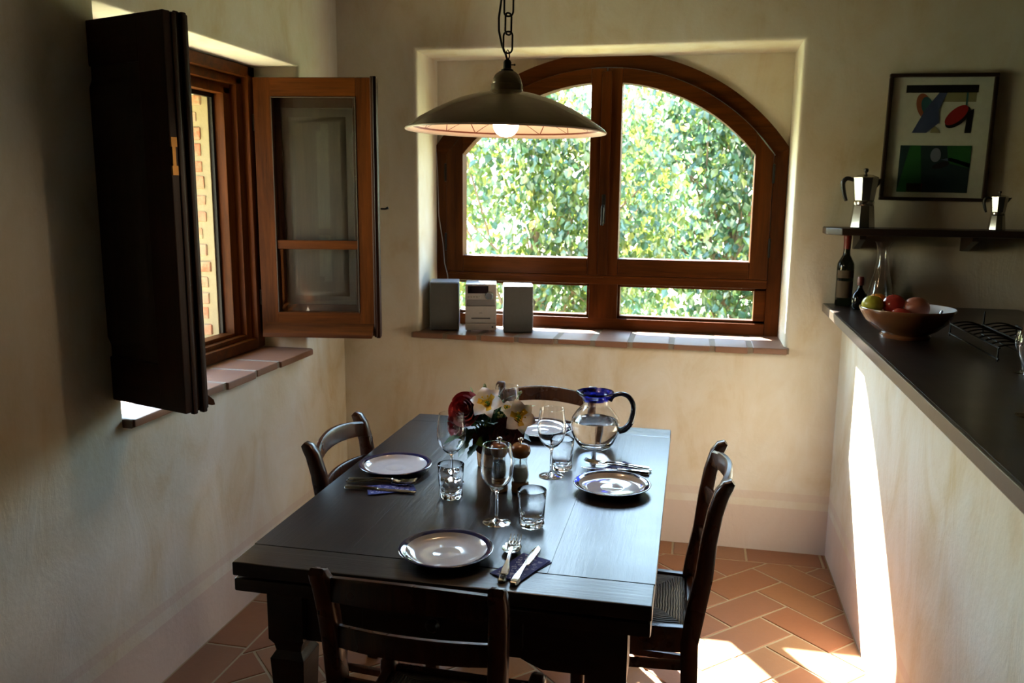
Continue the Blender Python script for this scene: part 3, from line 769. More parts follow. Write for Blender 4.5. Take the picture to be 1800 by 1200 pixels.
# ------------------------------------------------------------------ chairs
def make_chair(label, loc, rz):
    r = thing('dining_chair', label, 'chair', loc, (0, 0, rz), 'rush seated chairs around the table')
    PY = -.155
    for s in (-1, 1):
        prof = [(0, PY-.030, .165), (.18, PY-.004, .165), (.40, PY+.004, .166), (.50, PY-.010, .167), (.60, PY-.027, .170), (.70, PY-.035, .174), (.78, PY-.047, .178), (.835, PY-.062, .180), (.858, PY-.076, .181), (.868, PY-.088, .181)]
        pts = [(s*x, y, z) for z, y, x in prof]
        secs = [(.016, .019), (.017, .021), (.018, .024), (.018, .025), (.018, .023), (.018, .021), (.018, .020), (.018, .019), (.017, .016), (.015, .008)]
        m = MB(); m.sweep(pts, secs); mk('back_post', m, M['chair'], r, ang=50)
    def slat(z0, z1, y0, bow, arch, t=.009, hw=.166):
        m = MB(); n = 16; prev = None
        for k in range(n+1):
            u = -1+2*k/n; x = u*hw; y = y0-bow*(1-u*u); za = arch*(1-u*u)
            ring = [m.v((x, y-t, z0+za*.7)), m.v((x, y+t, z0+za*.7)), m.v((x, y+t, z1+za-.006)), m.v((x, y+t-.005, z1+za)), m.v((x, y-t+.005, z1+za)), m.v((x, y-t, z1+za-.006))]
            if prev:
                for i in range(6): m.face((prev[i], prev[(i+1) % 6], ring[(i+1) % 6], ring[i]))
            else: m.face(ring)
            prev = ring
        m.face(prev[::-1]); return m
    mk('crest_rail', slat(.797, .845, PY-.054, .034, .019, .010, .170), M['chair'], r, ang=40)
    mk('slat', slat(.690, .735, PY-.036, .030, .008), M['chair'], r, ang=40)
    mk('slat', slat(.565, .612, PY-.022, .022, .008), M['chair'], r, ang=40)
    FY = .150
    for s in (-1, 1):
        m = MB(); m.sweep([(s*.186, FY, 0), (s*.187, FY, .2), (s*.187, FY, .440), (s*.187, FY, .462), (s*.187, FY, .470)], [(.014, .014), (.017, .017), (.020, .020), (.019, .019), (.013, .013)]); mk('front_leg', m, M['chair'], r, ang=50)
        # side rail and stretchers
        for z0, z1, th in ((.372, .446, .011), (.318, .342, .009), (.150, .172, .008)):
            m = MB(); a = Vector((s*.168, PY+.01, 0)); b = Vector((s*.187, FY-.012, 0))
            m.prism([(a.x-th, a.y), (a.x+th, a.y), (b.x+th, b.y), (b.x-th, b.y)], 'z', z0, z1, .003); mk('side_rail' if z0 > .36 else 'stretcher', m, M['chair'], r)
    m = MB(); m.box(-.17, .17, FY-.011, FY+.011, .385, .446, .003); mk('front_rail', m, M['chair'], r)
    m = MB(); m.box(-.152, .152, PY-.009, PY+.011, .385, .446, .003); mk('rear_rail', m, M['chair'], r)
    m = MB(); m.box(-.17, .17, FY-.01, FY+.01, .25, .285, .004); mk('stretcher', m, M['chair'], r)
    m = MB(); m.box(-.152, .152, PY-.012, PY+.008, .20, .235, .004); mk('stretcher', m, M['chair'], r)
    # rush seat: four gently crowned triangles
    m = MB(); n = 24; G = []
    for j in range(n+1):
        row = []
        for i in range(n+1):
            v = j/n; u = i/n*2-1; y = (PY+.014)+(FY-.014-PY-.014)*v; hw = .156+.018*v; x = u*hw
            d = min(1-abs(u), 1-abs(2*v-1)); z = .438+.010*min(1, d*5)-.006*d
            row.append(m.v((x, y, z)))
        G.append(row)
    for j in range(n):
        for i in range(n): m.face((G[j][i], G[j][i+1], G[j+1][i+1], G[j+1][i]))
    bm = m.b; ret = bmesh.ops.extrude_face_region(bm, geom=list(bm.faces)); vs = [g for g in ret['geom'] if isinstance(g, bmesh.types.BMVert)]
    for v_ in vs: v_.co.z = .418
    mk('rush_seat', m, M['rush'], r, ang=60, label='woven rush seat in four triangles')
    return r
ch = make_chair('dark wooden chair in the foreground with its back to the viewer', (1.148, -2.152, 0), math.radians(-1))
dup(ch, (.805, -1.425, 0), math.radians(-91) and (0, 0, math.radians(-91)), 'dark wooden chair on the left of the table under the small window')
dup(ch, (1.538, -1.478, 0), (0, 0, math.radians(91)), 'dark wooden chair on the right of the table beside the low wall')
dup(ch, (1.118, -.905, 0), (0, 0, math.radians(179)), 'dark wooden chair at the far end of the table under the arched window')

# ------------------------------------------------------------------ tableware
def lathe_thing(name, prof, mat, n=40): 
    m = MB(); m.lathe(prof, n); return m
def make_plate(loc, label):
    r = thing('dinner_plate', label, 'plate', loc, group='dinner plates on the table')
    top = [(0, .0075), (.03, .0075), (.031, .0078), (.034, .0075), (.070, .0078), (.081, .0092), (.088, .0125), (.0945, .0188)]
    rim = [(.0945, .0188), (.101, .0207), (.107, .0222), (.1095, .0222), (.1105, .0210), (.109, .0195), (.096, .0155), (.084, .0065), (.068, .0015), (.066, 0), (.058, 0), (.057, .003), (0, .003)]
    m = MB(); m.lathe(top, 56); mk('dish', m, M['plate'], r, ang=60, norm=False, label='pale grey glazed well')
    m = MB(); m.lathe(rim, 56); mk('rim', m, M['plate_rim'], r, ang=60, norm=True, label='navy blue rim and underside')
    return r
Z = TZ+.0005
p0 = make_plate((1.127, -2.052, Z), 'round pale plate with navy rim nearest the viewer, left of the cutlery')
dup(p0, (.802, -1.493, Z), (0, 0, 0), 'round pale plate with navy rim in front of the left chair')
dup(p0, (1.459, -1.515, Z), (0, 0, 0), 'round pale plate with navy rim in front of the right chair')
dup(p0, (1.158, -1.000, Z), (0, 0, 0), 'round pale plate with navy rim at the far place, half hidden by flowers')

def make_wineglass(loc, label, group='wine glasses on the table'):
    r = thing('wine_glass', label, 'wine glass', loc, group=group)
    out = [(0, 0), (.034, 0), (.0362, .0012), (.034, .0026), (.018, .0055), (.006, .0095), (.0040, .016), (.0036, .05), (.0038, .078), (.0065, .086), (.020, .0945), (.033, .110), (.0405, .128), (.0425, .146), (.0415, .166), (.0385, .188), (.0355, .2065)]
    inn = [(.0345, .2065), (.0375, .188), (.0405, .166), (.0415, .146), (.0393, .128), (.032, .1115), (.019, .0965), (.006, .0905), (0, .090)]
    m = MB(); m.lathe(out+inn, 40); mk('glass_body', m, M['glass'], r, ang=60)
    return r
g0 = make_wineglass((1.194, -1.827, Z), 'tall clear wine glass nearest the viewer, in front of the mills')
dup(g0, (1.270, -1.437, Z), (0, 0, 0), 'tall clear wine glass between the mills and the water jug')
dup(g0, (.998, -1.562, Z), (0, 0, 0), 'tall clear wine glass left of the flowers, behind a tumbler')
dup(g0, (1.076, -1.172, Z), (0, 0, 0), 'tall clear wine glass behind the flowers, only its rim showing')
dup(g0, (2.515, -1.415, 1.1465), (0, 0, 0), 'small clear stemmed glass in shadow beside the wire dish rack', 'stemmed glasses on the bar top').scale = (.55, .55, .55)
dup(g0, (2.374, -1.905, 1.1465), (0, 0, 0), 'clear wine glass cut off by the right edge on the bar top', 'stemmed glasses on the bar top')

def make_tumbler(loc, label):
    r = thing('tumbler', label, 'tumbler', loc, group='tumblers on the table')
    m = MB(); n = 40
    prof = [(0, .001), (.022, 0), (.028, .002), (.0305, .006), (.0315, .014), (.0325, .03), (.0355, .075), (.0372, .097), (.0362, .098), (.0345, .075), (.0305, .032), (.028, .0225), (.02, .0175), (0, .0160)]
    m.lathe(prof, n)
    for v in m.b.verts:                                   # lobed heavy foot
        if v.co.z < .016 and v.co.xy.length > .015:
            a = math.atan2(v.co.y, v.co.x); k = 1+.05*math.cos(8*a); v.co.x *= k; v.co.y *= k
    mk('glass_body', m, M['glass'], r, ang=60); return r
t0 = make_tumbler((1.286, -1.832, Z), 'short clear tumbler nearest the viewer, right of the tall wine glass')
dup(t0, (1.031, -1.683, Z), (0, 0, .3), 'short clear tumbler beside the left plate')
dup(t0, (1.292, -1.372, Z), (0, 0, .2), 'short clear tumbler just left of the water jug')

def make_napkin(loc, rz, label):
    r = thing('napkin', label, 'napkin', loc, (0, 0, rz), 'blue paper napkins')
    for k in range(2):
        m = MB()
        m.box(-.037, .037, -.066, .066, k*.0016, k*.0016+.0013)
        a = .09*(k-.5)
        m.xf(Matrix.Rotation(a, 4, 'Z')); mk('fold', m, M['napkin'], r, ang=0)
    return r
n0 = make_napkin((1.309, -2.075, Z), math.radians(-24), 'blue patterned paper napkin under the cutlery nearest the viewer')
dup(n0, (.846, -1.655, Z), (0, 0, math.radians(-64)), 'blue patterned paper napkin under the cutlery of the left place')
dup(n0, (1.463, -1.328, Z), (0, 0, math.radians(-38)), 'blue patterned paper napkin behind the right plate')

def strip(m, sec):
    """flat metal strip: list of (y, half width, z, thickness)"""
    prev = None
    for y, w, z, t in sec:
        ring = [m.v((-w, y, z)), m.v((-w*.5, y, z-t*.25)), m.v((w*.5, y, z-t*.25)), m.v((w, y, z)), m.v((w*.7, y, z+t)), m.v((-w*.7, y, z+t))]
        if prev:
            for i in range(6): m.face((prev[i], prev[(i+1) % 6], ring[(i+1) % 6], ring[i]))
        else: m.face(ring)
        prev = ring
    m.face(prev[::-1])
def make_knife(loc, rz, label):
    r = thing('knife', label, 'knife', loc, (0, 0, rz), 'table knives')
    m = MB(); strip(m, [(-.105, .006, 0, .004), (-.102, .0095, 0, .006), (-.085, .0105, 0, .0065), (-.045, .0065, .0005, .006), (-.02, .0045, .001, .005), (-.008, .0055, .001, .005)]); mk('handle', m, M['steel'], r)
    m = MB(); strip(m, [(-.008, .005, .001, .003), (.0, .0075, .001, .002), (.03, .009, .001, .0016), (.075, .0095, .001, .0014), (.095, .007, .001, .0012), (.104, .002, .001, .001)]); mk('blade', m, M['steel'], r)
    return r
def make_fork(loc, rot, label):
    r = thing('fork', label, 'fork', loc, rot, 'table forks')
    m = MB(); strip(m, [(-.10, .005, 0, .003), (-.097, .009, 0, .0035), (-.08, .0095, .0006, .0035), (-.04, .005, .003, .0035), (.0, .0032, .006, .0035), (.03, .0036, .006, .003)]); mk('handle', m, M['steel'], r)
    m = MB(); strip(m, [(.03, .004, .006, .003), (.038, .010, .004, .0025), (.048, .0142, .0025, .002), (.058, .0142, .002, .002)]); mk('fork_root', m, M['steel'], r)
    for x in (-.0123, -.0041, .0041, .0123):
        m = MB(); m.tube([(x, .056, .003), (x*1.02, .075, .003), (x*1.02, .092, .0055), (x*1.0, .103, .010)], [.0021, .0021, .0018, .0010], 6); mk('tine', m, M['steel'], r)
    return r
def make_spoon(loc, rot, label):
    r = thing('spoon', label, 'spoon', loc, rot, 'table spoons')
    m = MB(); strip(m, [(-.10, .005, 0, .003), (-.097, .009, 0, .0035), (-.08, .0095, .0006, .0035), (-.04, .005, .003, .0035), (.0, .0032, .006, .0035), (.036, .004, .005, .003)]); mk('handle', m, M['steel'], r)
    m = MB(); n = 24; rings = []
    for k in range(7):
        q = k/6
        rings.append([m.v((.0225*q*math.cos(2*PI*i/n)*(1-.12*math.sin(2*PI*i/n)), .070+.036*q*math.sin(2*PI*i/n), .0005+.0055*q*q)) for i in range(n)])
    for a, b in zip(rings, rings[1:]):
        for i in range(n): m.face((a[i], a[(i+1) % n], b[(i+1) % n], b[i]))
    m.b.normal_update(); bmesh.ops.remove_doubles(m.b, verts=m.b.verts, dist=1e-5)
    ret = bmesh.ops.extrude_face_region(m.b, geom=list(m.b.faces))
    for g in ret['geom']:
        if isinstance(g, bmesh.types.BMVert): g.co.z += .0012
    mk('bowl', m, M['steel'], r, ang=60); return r
NZ = Z+.0032
k0 = make_knife((1.318, -2.062, NZ), math.radians(-5), 'steel knife with bright wide handle on the nearest napkin')
s0 = make_spoon((1.274, -2.058, NZ), (0, 0, math.radians(4)), 'steel spoon under the fork on the nearest napkin')
f0 = make_fork((1.276, -2.042, NZ+.0085), (0, 0, math.radians(4)), 'steel fork lying on the spoon on the nearest napkin')
dup(k0, (.822, -1.676, NZ), (0, 0, math.radians(-88)), 'steel knife on the napkin of the left place')
dup(s0, (.80, -1.622, NZ), (0, 0, math.radians(-86)), 'steel spoon on the napkin of the left place')
dup(f0, (.806, -1.622, NZ+.0065), (0, 0, math.radians(-86)), 'steel fork over the spoon of the left place')
dup(k0, (1.452, -1.350, NZ), (0, 0, math.radians(88)), 'steel knife on the napkin behind the right plate')
dup(s0, (1.462, -1.342+.025, NZ), (0, 0, math.radians(84)), 'steel spoon on the napkin behind the right plate')
dup(f0, (1.456, -1.342+.025, NZ+.0065), (0, 0, math.radians(84)), 'steel fork over the spoon behind the right plate')

def build_jug():
    r = thing('water_jug', 'round clear glass water jug with cobalt blue rim and dark blue handle', 'jug', (1.363, -1.112, Z))
    out = [(0, .002), (.045, 0), (.054, .004), (.066, .022), (.078, .052), (.082, .075), (.077, .102), (.062, .124), (.047, .140), (.0425, .150), (.043, .160)]
    inn = [(.0405, .160), (.040, .150), (.0445, .139), (.059, .122), (.074, .101), (.079, .075), (.075, .053), (.063, .025), (.05, .010), (0, .009)]
    m = MB(); m.lathe(out+inn, 48); mk('glass_body', m, M['glass'], r, ang=60)
    w = [(0, .0095), (.0498, .0105), (.0626, .0255), (.0746, .0535), (.0786, .075), (.0765, .092), (0, .092)]
    m = MB(); m.lathe(w, 48); mk('water', m, M['water'], r, ang=60)
    m = MB(); m.lathe([(.0405, .160), (.0405, .168), (.048, .180), (.056, .187), (.0585, .190), (.0600, .188), (.0595, .184), (.050, .175), (.0435, .165), (.043, .160), (.0405, .160)], 48)
    for v in m.b.verts:
        if v.co.z > .172 and v.co.x < -.02: v.co.x *= 1.0+.12*max(0, -v.co.x/.06)*(1-abs(v.co.y)/.06 if abs(v.co.y) < .06 else 0)
    mk('rim', m, M['cobalt'], r, ang=60, label='flared cobalt blue rim')
    h = MB(); h.tube(*smooth([(.048, 0, .160), (.058, 0, .178), (.084, 0, .186), (.107, 0, .178), (.122, 0, .155), (.124, 0, .125), (.115, 0, .090), (.098, 0, .068), (.079, 0, .060)], [.006, .007, .0075, .008, .0085, .009, .010, .011, .010]), 14)
    hm = plain('near_black_blue_glass', (.006, .006, .02), .08, 0, 0, Coat_Weight=.5)
    mk('handle', h, hm, r, ang=70, label='near black blue glass handle')
build_jug()

def make_mill(loc, label, fill):
    r = thing('pepper_mill' if fill == 'pepper' else 'salt_mill', label, 'mill', loc, group='wood and acrylic mills')
    m = MB(); m.lathe([(0, 0), (.023, 0), (.0245, .003), (.0245, .012), (.0225, .015), (.0245, .018), (.0245, .026), (.022, .029), (0, .029)], 32); mk('base', m, M['mill_base'], r)
    m = MB(); m.lathe([(0, .0295), (.021, .0295), (.0245, .040), (.0245, .058), (.021, .075), (.0185, .088), (.0200, .097), (.0205, .101), (.0185, .101), (.0165, .088), (.019, .075), (.0225, .058), (.0225, .042), (.019, .032), (0, .032)], 32); mk('acrylic_body', m, M['clear_acrylic'], r, ang=60)
    h = .073 if fill == 'salt' else .085
    m = MB(); m.lathe([(0, .0325), (.018, .0330), (.0218, .043), (.0218, .058), (.0185, h), (0, h)], 28); mk('contents', m, M['salt' if fill == 'salt' else 'pepper'], r, label='white salt' if fill == 'salt' else 'dark peppercorns')
    m = MB(); m.lathe([(0, .033), (.0022, .033), (.0022, .10), (0, .10)], 10); mk('spindle', m, M['alu'], r)
    m = MB(); m.lathe([(0, .1015), (.020, .1015), (.022, .103), (.0275, .111), (.0290, .120), (.0270, .130), (.019, .138), (.006, .141), (0, .141)], 36); mk('top', m, M['mill_wood'], r, ang=60)
    m = MB(); m.lathe([(0, .1405), (.0035, .1405), (.0032, .147), (.0070, .149), (.0080, .152), (.006, .1555), (0, .157)], 20); mk('knob', m, M['steel'], r, ang=60)
make_mill((1.206, -1.586, Z), 'wood topped salt mill with white salt in its clear body', 'salt')
make_mill((1.147, -1.592, Z), 'wood topped pepper mill with dark contents behind the nearest wine glass', 'pepper')

# ------------------------------------------------------------------ flowers
VX, VY = 1.072, -1.385
def build_flowers():
    m = MB(); m.lathe([(0, 0), (.036, 0), (.040, .004), (.043, .04), (.047, .088), (.0445, .088), (.040, .04), (.036, .008), (0, .007)], 36)
    r = thing('flower_pot', 'small ribbed copper coloured pot holding the flowers', 'vase', (VX, VY, Z)); mk('pot', m, M['copper'], r, ang=60)
    m = MB(); m.lathe([(0, .06), (.041, .06), (.043, .078), (.03, .090), (0, .095)], 20); mk('wet_foam', m, M['leaf_dark'], r)
    base = Vector((VX, VY, Z+.088))
    def orient(loc, d, roll=0):
        q = Vector(d).normalized().to_track_quat('Z', 'Y'); return (Matrix.Translation(loc) @ q.to_matrix().to_4x4() @ Matrix.Rotation(roll, 4, 'Z'))
    def stem(root, mw, off=.0):
        # stem from flower base to the pot mouth in the flower's local frame
        a = mw.inverted() @ (base+Vector((random.uniform(-.02, .02), random.uniform(-.02, .02), -.006)))
        s = MB(); s.tube([(0, 0, off), (a*.35)+Vector((0, 0, -.008)), a*.7, a], .0022, 6); mk('stem', s, M['stem'], root)
    def petal(m, ang, r0, ha, h, curl, open_):
        # one cupped rose petal, ha = half angle
        n, k = 8, 6; G = []
        for j in range(k+1):
            v = j/k; row = []; hw = ha*(.50+.50*math.sin(PI*(.10+.72*v)))
            for i in range(n+1):
                u = -1+2*i/n; a = ang+u*hw
                e = max(0, v-.72)/.28
                rr = r0*(.42+.58*math.sin(min(1, v*1.25)*PI/2))+open_*v*v+curl*e*e+.0010*u
                z = h*(v*(1-.13*u*u*v))-curl*.5*e*e
                row.append(m.v((rr*math.cos(a), rr*math.sin(a), z)))
            G.append(row)
        for j in range(k):
            for i in range(n): m.face((G[j][i], G[j][i+1], G[j+1][i+1], G[j+1][i]))
    def rose(loc, d, R, mat, label, outer=None):
        mw = orient(loc, d, random.uniform(0, 6)); root = thing('rose', label, 'flower', loc, mw.to_euler(), 'roses in the copper pot')
        rings = [(.10, 2, 1.6, 1.02, 0), (.22, 3, 1.25, 1.06, 0), (.38, 3, 1.15, 1.05, .01), (.55, 4, .95, .98, .04), (.74, 5, .80, .86, .10), (.92, 5, .78, .70, .20)]
        for q, (rr, n, ha, hh, op) in enumerate(rings):
            for i in range(n):
                p = MB(); petal(p, 2*PI*i/n+q*.9, R*rr*.92, ha, R*1.15*hh, .0012+.005*rr, R*op)
                o = mk('petal', p, M[mat] if not (outer and q == 5 and i < 3) else M[outer], root, ang=80, norm=False)
                o.location.z = -R*.55
        s = MB(); s.ball((0, 0, -R*.50), R*.40, (1, 1, .6), 12, 8); mk('calyx', s, M['stem'], root)
        stem(root, mw, -R*.6)
    rose(Vector((1.006, -1.435, .958)), (-.25, -1, .45), .047, 'petal_red', 'big open red rose at the upper left of the bunch')
    rose(Vector((.974, -1.425, .905)), (-.6, -.8, .1), .034, 'petal_red', 'pink edged red rose low at the left of the bunch', 'petal_pink')
    rose(Vector((1.137, -1.455, .893)), (.2, -1, .25), .045, 'petal_dark', 'dark red rose at the lower right of the bunch, just above the mills')
    rose(Vector((1.076, -1.455, .872)), (-.1, -1, .1), .037, 'petal_dark', 'dark red rose low in the middle of the bunch, above the pot')
    def lily(loc, d, L, label):
        mw = orient(loc, d, random.uniform(0, 1)); root = thing('lily', label, 'flower', loc, mw.to_euler(), 'white lilies in the copper pot')
        for i in range(6):
            m = MB(); n, k = 4, 7; G = []; w = L*(.36 if i % 2 else .27)
            for j in range(k+1):
                v = j/k; prof = math.sin(PI*min(1, .08+.92*v)**.8)
                row = []
                for a in range(n+1):
                    u = -1+2*a/n
                    row.append(m.v((L*(.08+.92*v*(1-.18*v)), u*w*max(.03, prof), L*(.55*v**.8-.35*v*v*v)+.1*L*(1-u*u)*0-.06*L*abs(u)*prof*-1)))
                G.append(row)
            for j in range(k):
                for a in range(n):
                    m.mi = 1 if (j < 1 or (j < 3 and i % 2 == 0 and a in (1, 2))) else 0
                    m.face((G[j][a], G[j][a+1], G[j+1][a+1], G[j+1][a]))
            m.xf(Matrix.Rotation(2*PI*i/6, 4, 'Z')); mk('petal', m, [M['petal_white'], M['petal_yellow']], root, ang=80, norm=False)
        for i in range(5):
            a = 2*PI*i/5+.3; s = MB(); e = Vector((L*.22*math.cos(a), L*.22*math.sin(a), L*.5)); s.tube([(0, 0, 0), e*.6, e], .0009, 5); s.ball(e, .0028, (1, 1, 1.6), 8, 6); mk('stamen', s, M['petal_yellow'], root)
        s = MB(); s.lathe([(0, -.012), (.004, -.01), (.007, 0), (.008, .01), (0, .012)], 10); mk('throat', s, M['leaf_bright'], root); stem(root, mw, -.01)
    lily(Vector((1.075, -1.435, .978)), (-.05, -.80, .60), .064, 'white lily with yellow throat at the top middle of the bunch')
    lily(Vector((1.166, -1.43, .943)), (.45, -.85, .35), .064, 'white lily with yellow throat at the right side of the bunch')
    lily(Vector((1.133, -1.43, .968)), (.1, -.9, .5), .026, 'small white star flower between the two lilies')
    # leaves
    def leaf(loc, d, L, w, mat, label, lobed=False, group='loose leaf sprigs in the bunch'):
        mw = orient(loc, d, 0); root = thing('leaf_sprig', label, 'leaf', loc, mw.to_euler(), group)
        m = MB(); n = 16; A = []; B = []; Cn = []
        for j in range(n+1):
            v = j/n; p = math.sin(PI*v**.8)
            if lobed: p = p*(.62+.38*abs(math.sin(v*PI*3.5)))
            z = L*v; bend = -.15*L*v*v
            A.append(m.v((-w*max(p, .02), bend+.15*w*p, z))); Cn.append(m.v((0, bend, z))); B.append(m.v((w*max(p, .02), bend+.15*w*p, z)))
        for j in range(n):
            m.face((A[j], Cn[j], Cn[j+1], A[j+1])); m.face((Cn[j], B[j], B[j+1], Cn[j+1]))
        mk('blade', m, M[mat], root, ang=80, norm=False); stem(root, mw)
    leaf(Vector((.995, -1.40, .955)), (-1, -.1, .25), .046, .014, 'leaf_bright', 'bright green leaf sticking out left beside the big red rose')
    leaf(Vector((1.018, -1.39, .985)), (-.15, 0, 1), .036, .007, 'leaf_bright', 'small upright green leaf above the big red rose')
    leaf(Vector((1.035, -1.38, .985)), (.2, .1, 1), .022, .008, 'leaf_bright', 'short green leaf tucked behind the big red rose')
    leaf(Vector((1.10, -1.39, .995)), (.45, 0, 1), .045, .007, 'leaf_dark', 'narrow blue green blade rising over the top of the bunch')
    leaf(Vector((1.178, -1.38, .955)), (.9, -.1, .6), .036, .009, 'leaf_bright', 'pointed green leaf at the right end of the bunch')
    leaf(Vector((1.115, -1.40, .985)), (.8, 0, .5), .055, .004, 'leaf_dark', 'thin green tendril reaching right across the far glass')
    lob = [((1.01, -1.43, .885), (-1, -.5, -.35), .085, 'lobed dark leaf drooping at the lower left of the bunch'), ((1.02, -1.44, .875), (-.5, -.6, -.8), .07, 'lobed dark leaf hanging beside the pot on the left'), ((1.0, -1.41, .92), (-1, -.2, .0), .07, 'lobed dark leaf spreading left behind the lower rose'), ((1.145, -1.42, .90), (1, -.3, -.25), .07, 'lobed dark leaf spreading at the lower right of the bunch'), ((1.13, -1.44, .885), (.6, -.5, -.7), .06, 'lobed dark leaf hanging at the lower right beside the mills'), ((1.06, -1.45, .92), (-.1, -.8, .5), .06, 'lobed dark leaf in the middle of the bunch under the top lily'), ((1.09, -1.45, .925), (.3, -.8, .3), .055, 'lobed dark leaf in the middle of the bunch between two roses'), ((1.05, -1.46, .862), (-.5, -.5, -.6), .055, 'lobed dark leaf over the left front of the pot')]
    for l, d, L, lb in lob: leaf(Vector(l), d, L, L*.36, 'leaf_dark', lb, True)
    g = thing('greenery', 'dense dark greenery filling the bunch between and under the flowers', 'foliage', (VX, VY, Z+.09))
    for k in range(64):
        a = random.uniform(0, 2*PI); el = random.uniform(-.25, 1.35); rad = random.uniform(.045, .080)
        dv = Vector((math.cos(a)*math.cos(el), math.sin(a)*math.cos(el), math.sin(el)))
        m = MB(); n = 8; A = []; B = []; Cn = []; L = random.uniform(.035, .06); w = L*.30
        for j in range(n+1):
            v = j/n; p = max(.03, math.sin(PI*v**.8))*(.7+.3*abs(math.sin(v*PI*2.5)))
            A.append(m.v((-w*p, .12*w*p-.2*L*v*v, L*v))); Cn.append(m.v((0, -.2*L*v*v, L*v))); B.append(m.v((w*p, .12*w*p-.2*L*v*v, L*v)))
        for j in range(n): m.face((A[j], Cn[j], Cn[j+1], A[j+1])); m.face((Cn[j], B[j], B[j+1], Cn[j+1]))
        m.tube([(0, 0, .004), (0, 0, -rad*.8)], .0012, 5)
        o = mk('leaf', m, M['leaf_dark' if random.random() < .8 else 'stem'], g, ang=80, norm=False)
        o.matrix_local = orient(dv*rad+Vector((0, 0, .018)), dv+Vector((0, 0, random.uniform(-.5, .3))), random.uniform(0, 6))
    def berries(loc, n, sp, label, up=(0, 0, 1)):
        root = thing('berry_sprig', label, 'berries', loc, group='berry sprigs in the bunch'); b = base-Vector(loc)
        s = MB(); s.tube([(0, 0, 0), b*.5, b], .0018, 5); mk('stem', s, M['stem'], root)
        for i in range(n):
            p = Vector((random.uniform(-sp, sp), random.uniform(-sp, sp), random.uniform(-sp*.3, sp)))
            s = MB(); s.ball(p, .004, (1, 1, 1.15), 8, 6); s.tube([(0, 0, -.006), p*.6, p], .0009, 4); mk('berry', s, M['berry'], root)
    berries((1.115, -1.43, .945), 7, .014, 'cluster of pale buds between the lilies')
    berries((1.085, -1.45, .92), 7, .014, 'cluster of pale buds in the middle of the bunch')
    berries((1.058, -1.39, 1.022), 3, .006, 'tiny buds on a stalk at the very top of the bunch')
    berries((1.165, -1.39, 1.006), 3, .006, 'tiny buds at the end of the right hand tendril')
build_flowers()

# ------------------------------------------------------------------ pendant lamp
def build_lamp():
    cx, cy, zr = 1.138, -1.5, 1.770
    r = thing('pendant_lamp', 'lit taupe enamel pendant lamp hanging on a chain over the table', 'lamp', (cx, cy, zr), (0, math.radians(1.0), 0))
    outp = [(.2745, .0), (.270, .005), (.235, .030), (.185, .058), (.130, .082), (.080, .0965), (.046, .102)]
    inp = [(.270, -.004), (.262, .0), (.232, .022), (.183, .050), (.129, .074), (.080, .088), (.02, .094), (0, .094)]
    m = MB(); m.lathe(outp, 72); mk('shade_outside', m, M['cream_enamel'], r, ang=60, norm=False)
    m = MB(); m.lathe([(.2745, 0), (.2760, -.002), (.2745, -.005), (.270, -.004)]+inp[1:], 72); s = mk('shade_inside', m, M['shade_in'], r, ang=60, norm=False, label='cream inside of the shade with a thin brown lattice pattern')
    m = MB(); m.lathe([(.046, .100), (.0455, .104), (.043, .106), (.043, .121), (.0425, .1225), (.040, .1235), (.0405, .125), (.039, .135), (.033, .147), (.023, .155), (.014, .158), (0, .158)], 40); mk('neck', m, M['cream_enamel'], r, ang=50)
    m = MB(); m.lathe([(.017, .156), (.017, .160), (.011, .163), (.011, .180), (.007, .186), (0, .186)], 20); m.tube([(.008, 0, .173), (.019, 0, .173)], .0018, 6); m.ball((.02, 0, .173), .003, (1, 1, 1), 8, 6); mk('cord_grip', m, M['iron'], r)
    m = MB(); m.lathe([(0, -.0175), (.014, -.0155), (.025, -.009), (.033, .003), (.035, .014), (.035, .030), (.030, .045), (.020, .058), (.017, .062), (.017, .092), (0, .092)], 32); mk('bulb', m, M['bulb'], r, ang=60, label='glowing opal bulb')
    # hook loop and chain up to the ceiling
    m = MB(); m.tube([(-.0015, 0, .183), (-.005, 0, .195), (-.004, 0, .206), (0, 0, .212), (.004, 0, .206), (.005, 0, .195), (.0015, 0, .183)], .0018, 6); mk('hook_loop', m, M['iron'], r)
    z = .206; k = 0; top = 2.9-zr
    while z < top-.01:
        H, W = .056, .0125; m = MB(); pts = []
        for i in range(24):
            a = 2*PI*i/24; x = W*math.copysign(abs(math.cos(a))**.8, math.cos(a)); q = (H/2-W)*(1 if math.sin(a) > 0 else -1)+W*math.sin(a)
            pts.append((x, 0, q))
        m.tube(pts, .0026, 8, closed=True); o = mk('chain_link', m, M['iron'], r, ang=70)
        o.location = (0, 0, z+H/2-.003); o.rotation_euler = (0, 0, (0, math.radians(62))[k % 2]); z += H-.0085; k += 1
    m = MB(); m.tube([(0, 0, .185), (-.006, .004, .20), (-.018, .006, .225), (-.027, .006, .262), (-.028, .006, .295), (-.022, .005, .34), (-.014, .004, .40), (-.016, .004, .55), (-.012, .004, .80), (-.006, .003, top-.03)], .003, 8); mk('power_cord', m, M['black_plastic'], r)
    m = MB(); m.lathe([(0, top), (.055, top), (.052, top-.012), (.03, top-.03), (.008, top-.036), (0, top-.036)], 28); mk('ceiling_rose', m, M['cream_enamel'], r)
build_lamp()

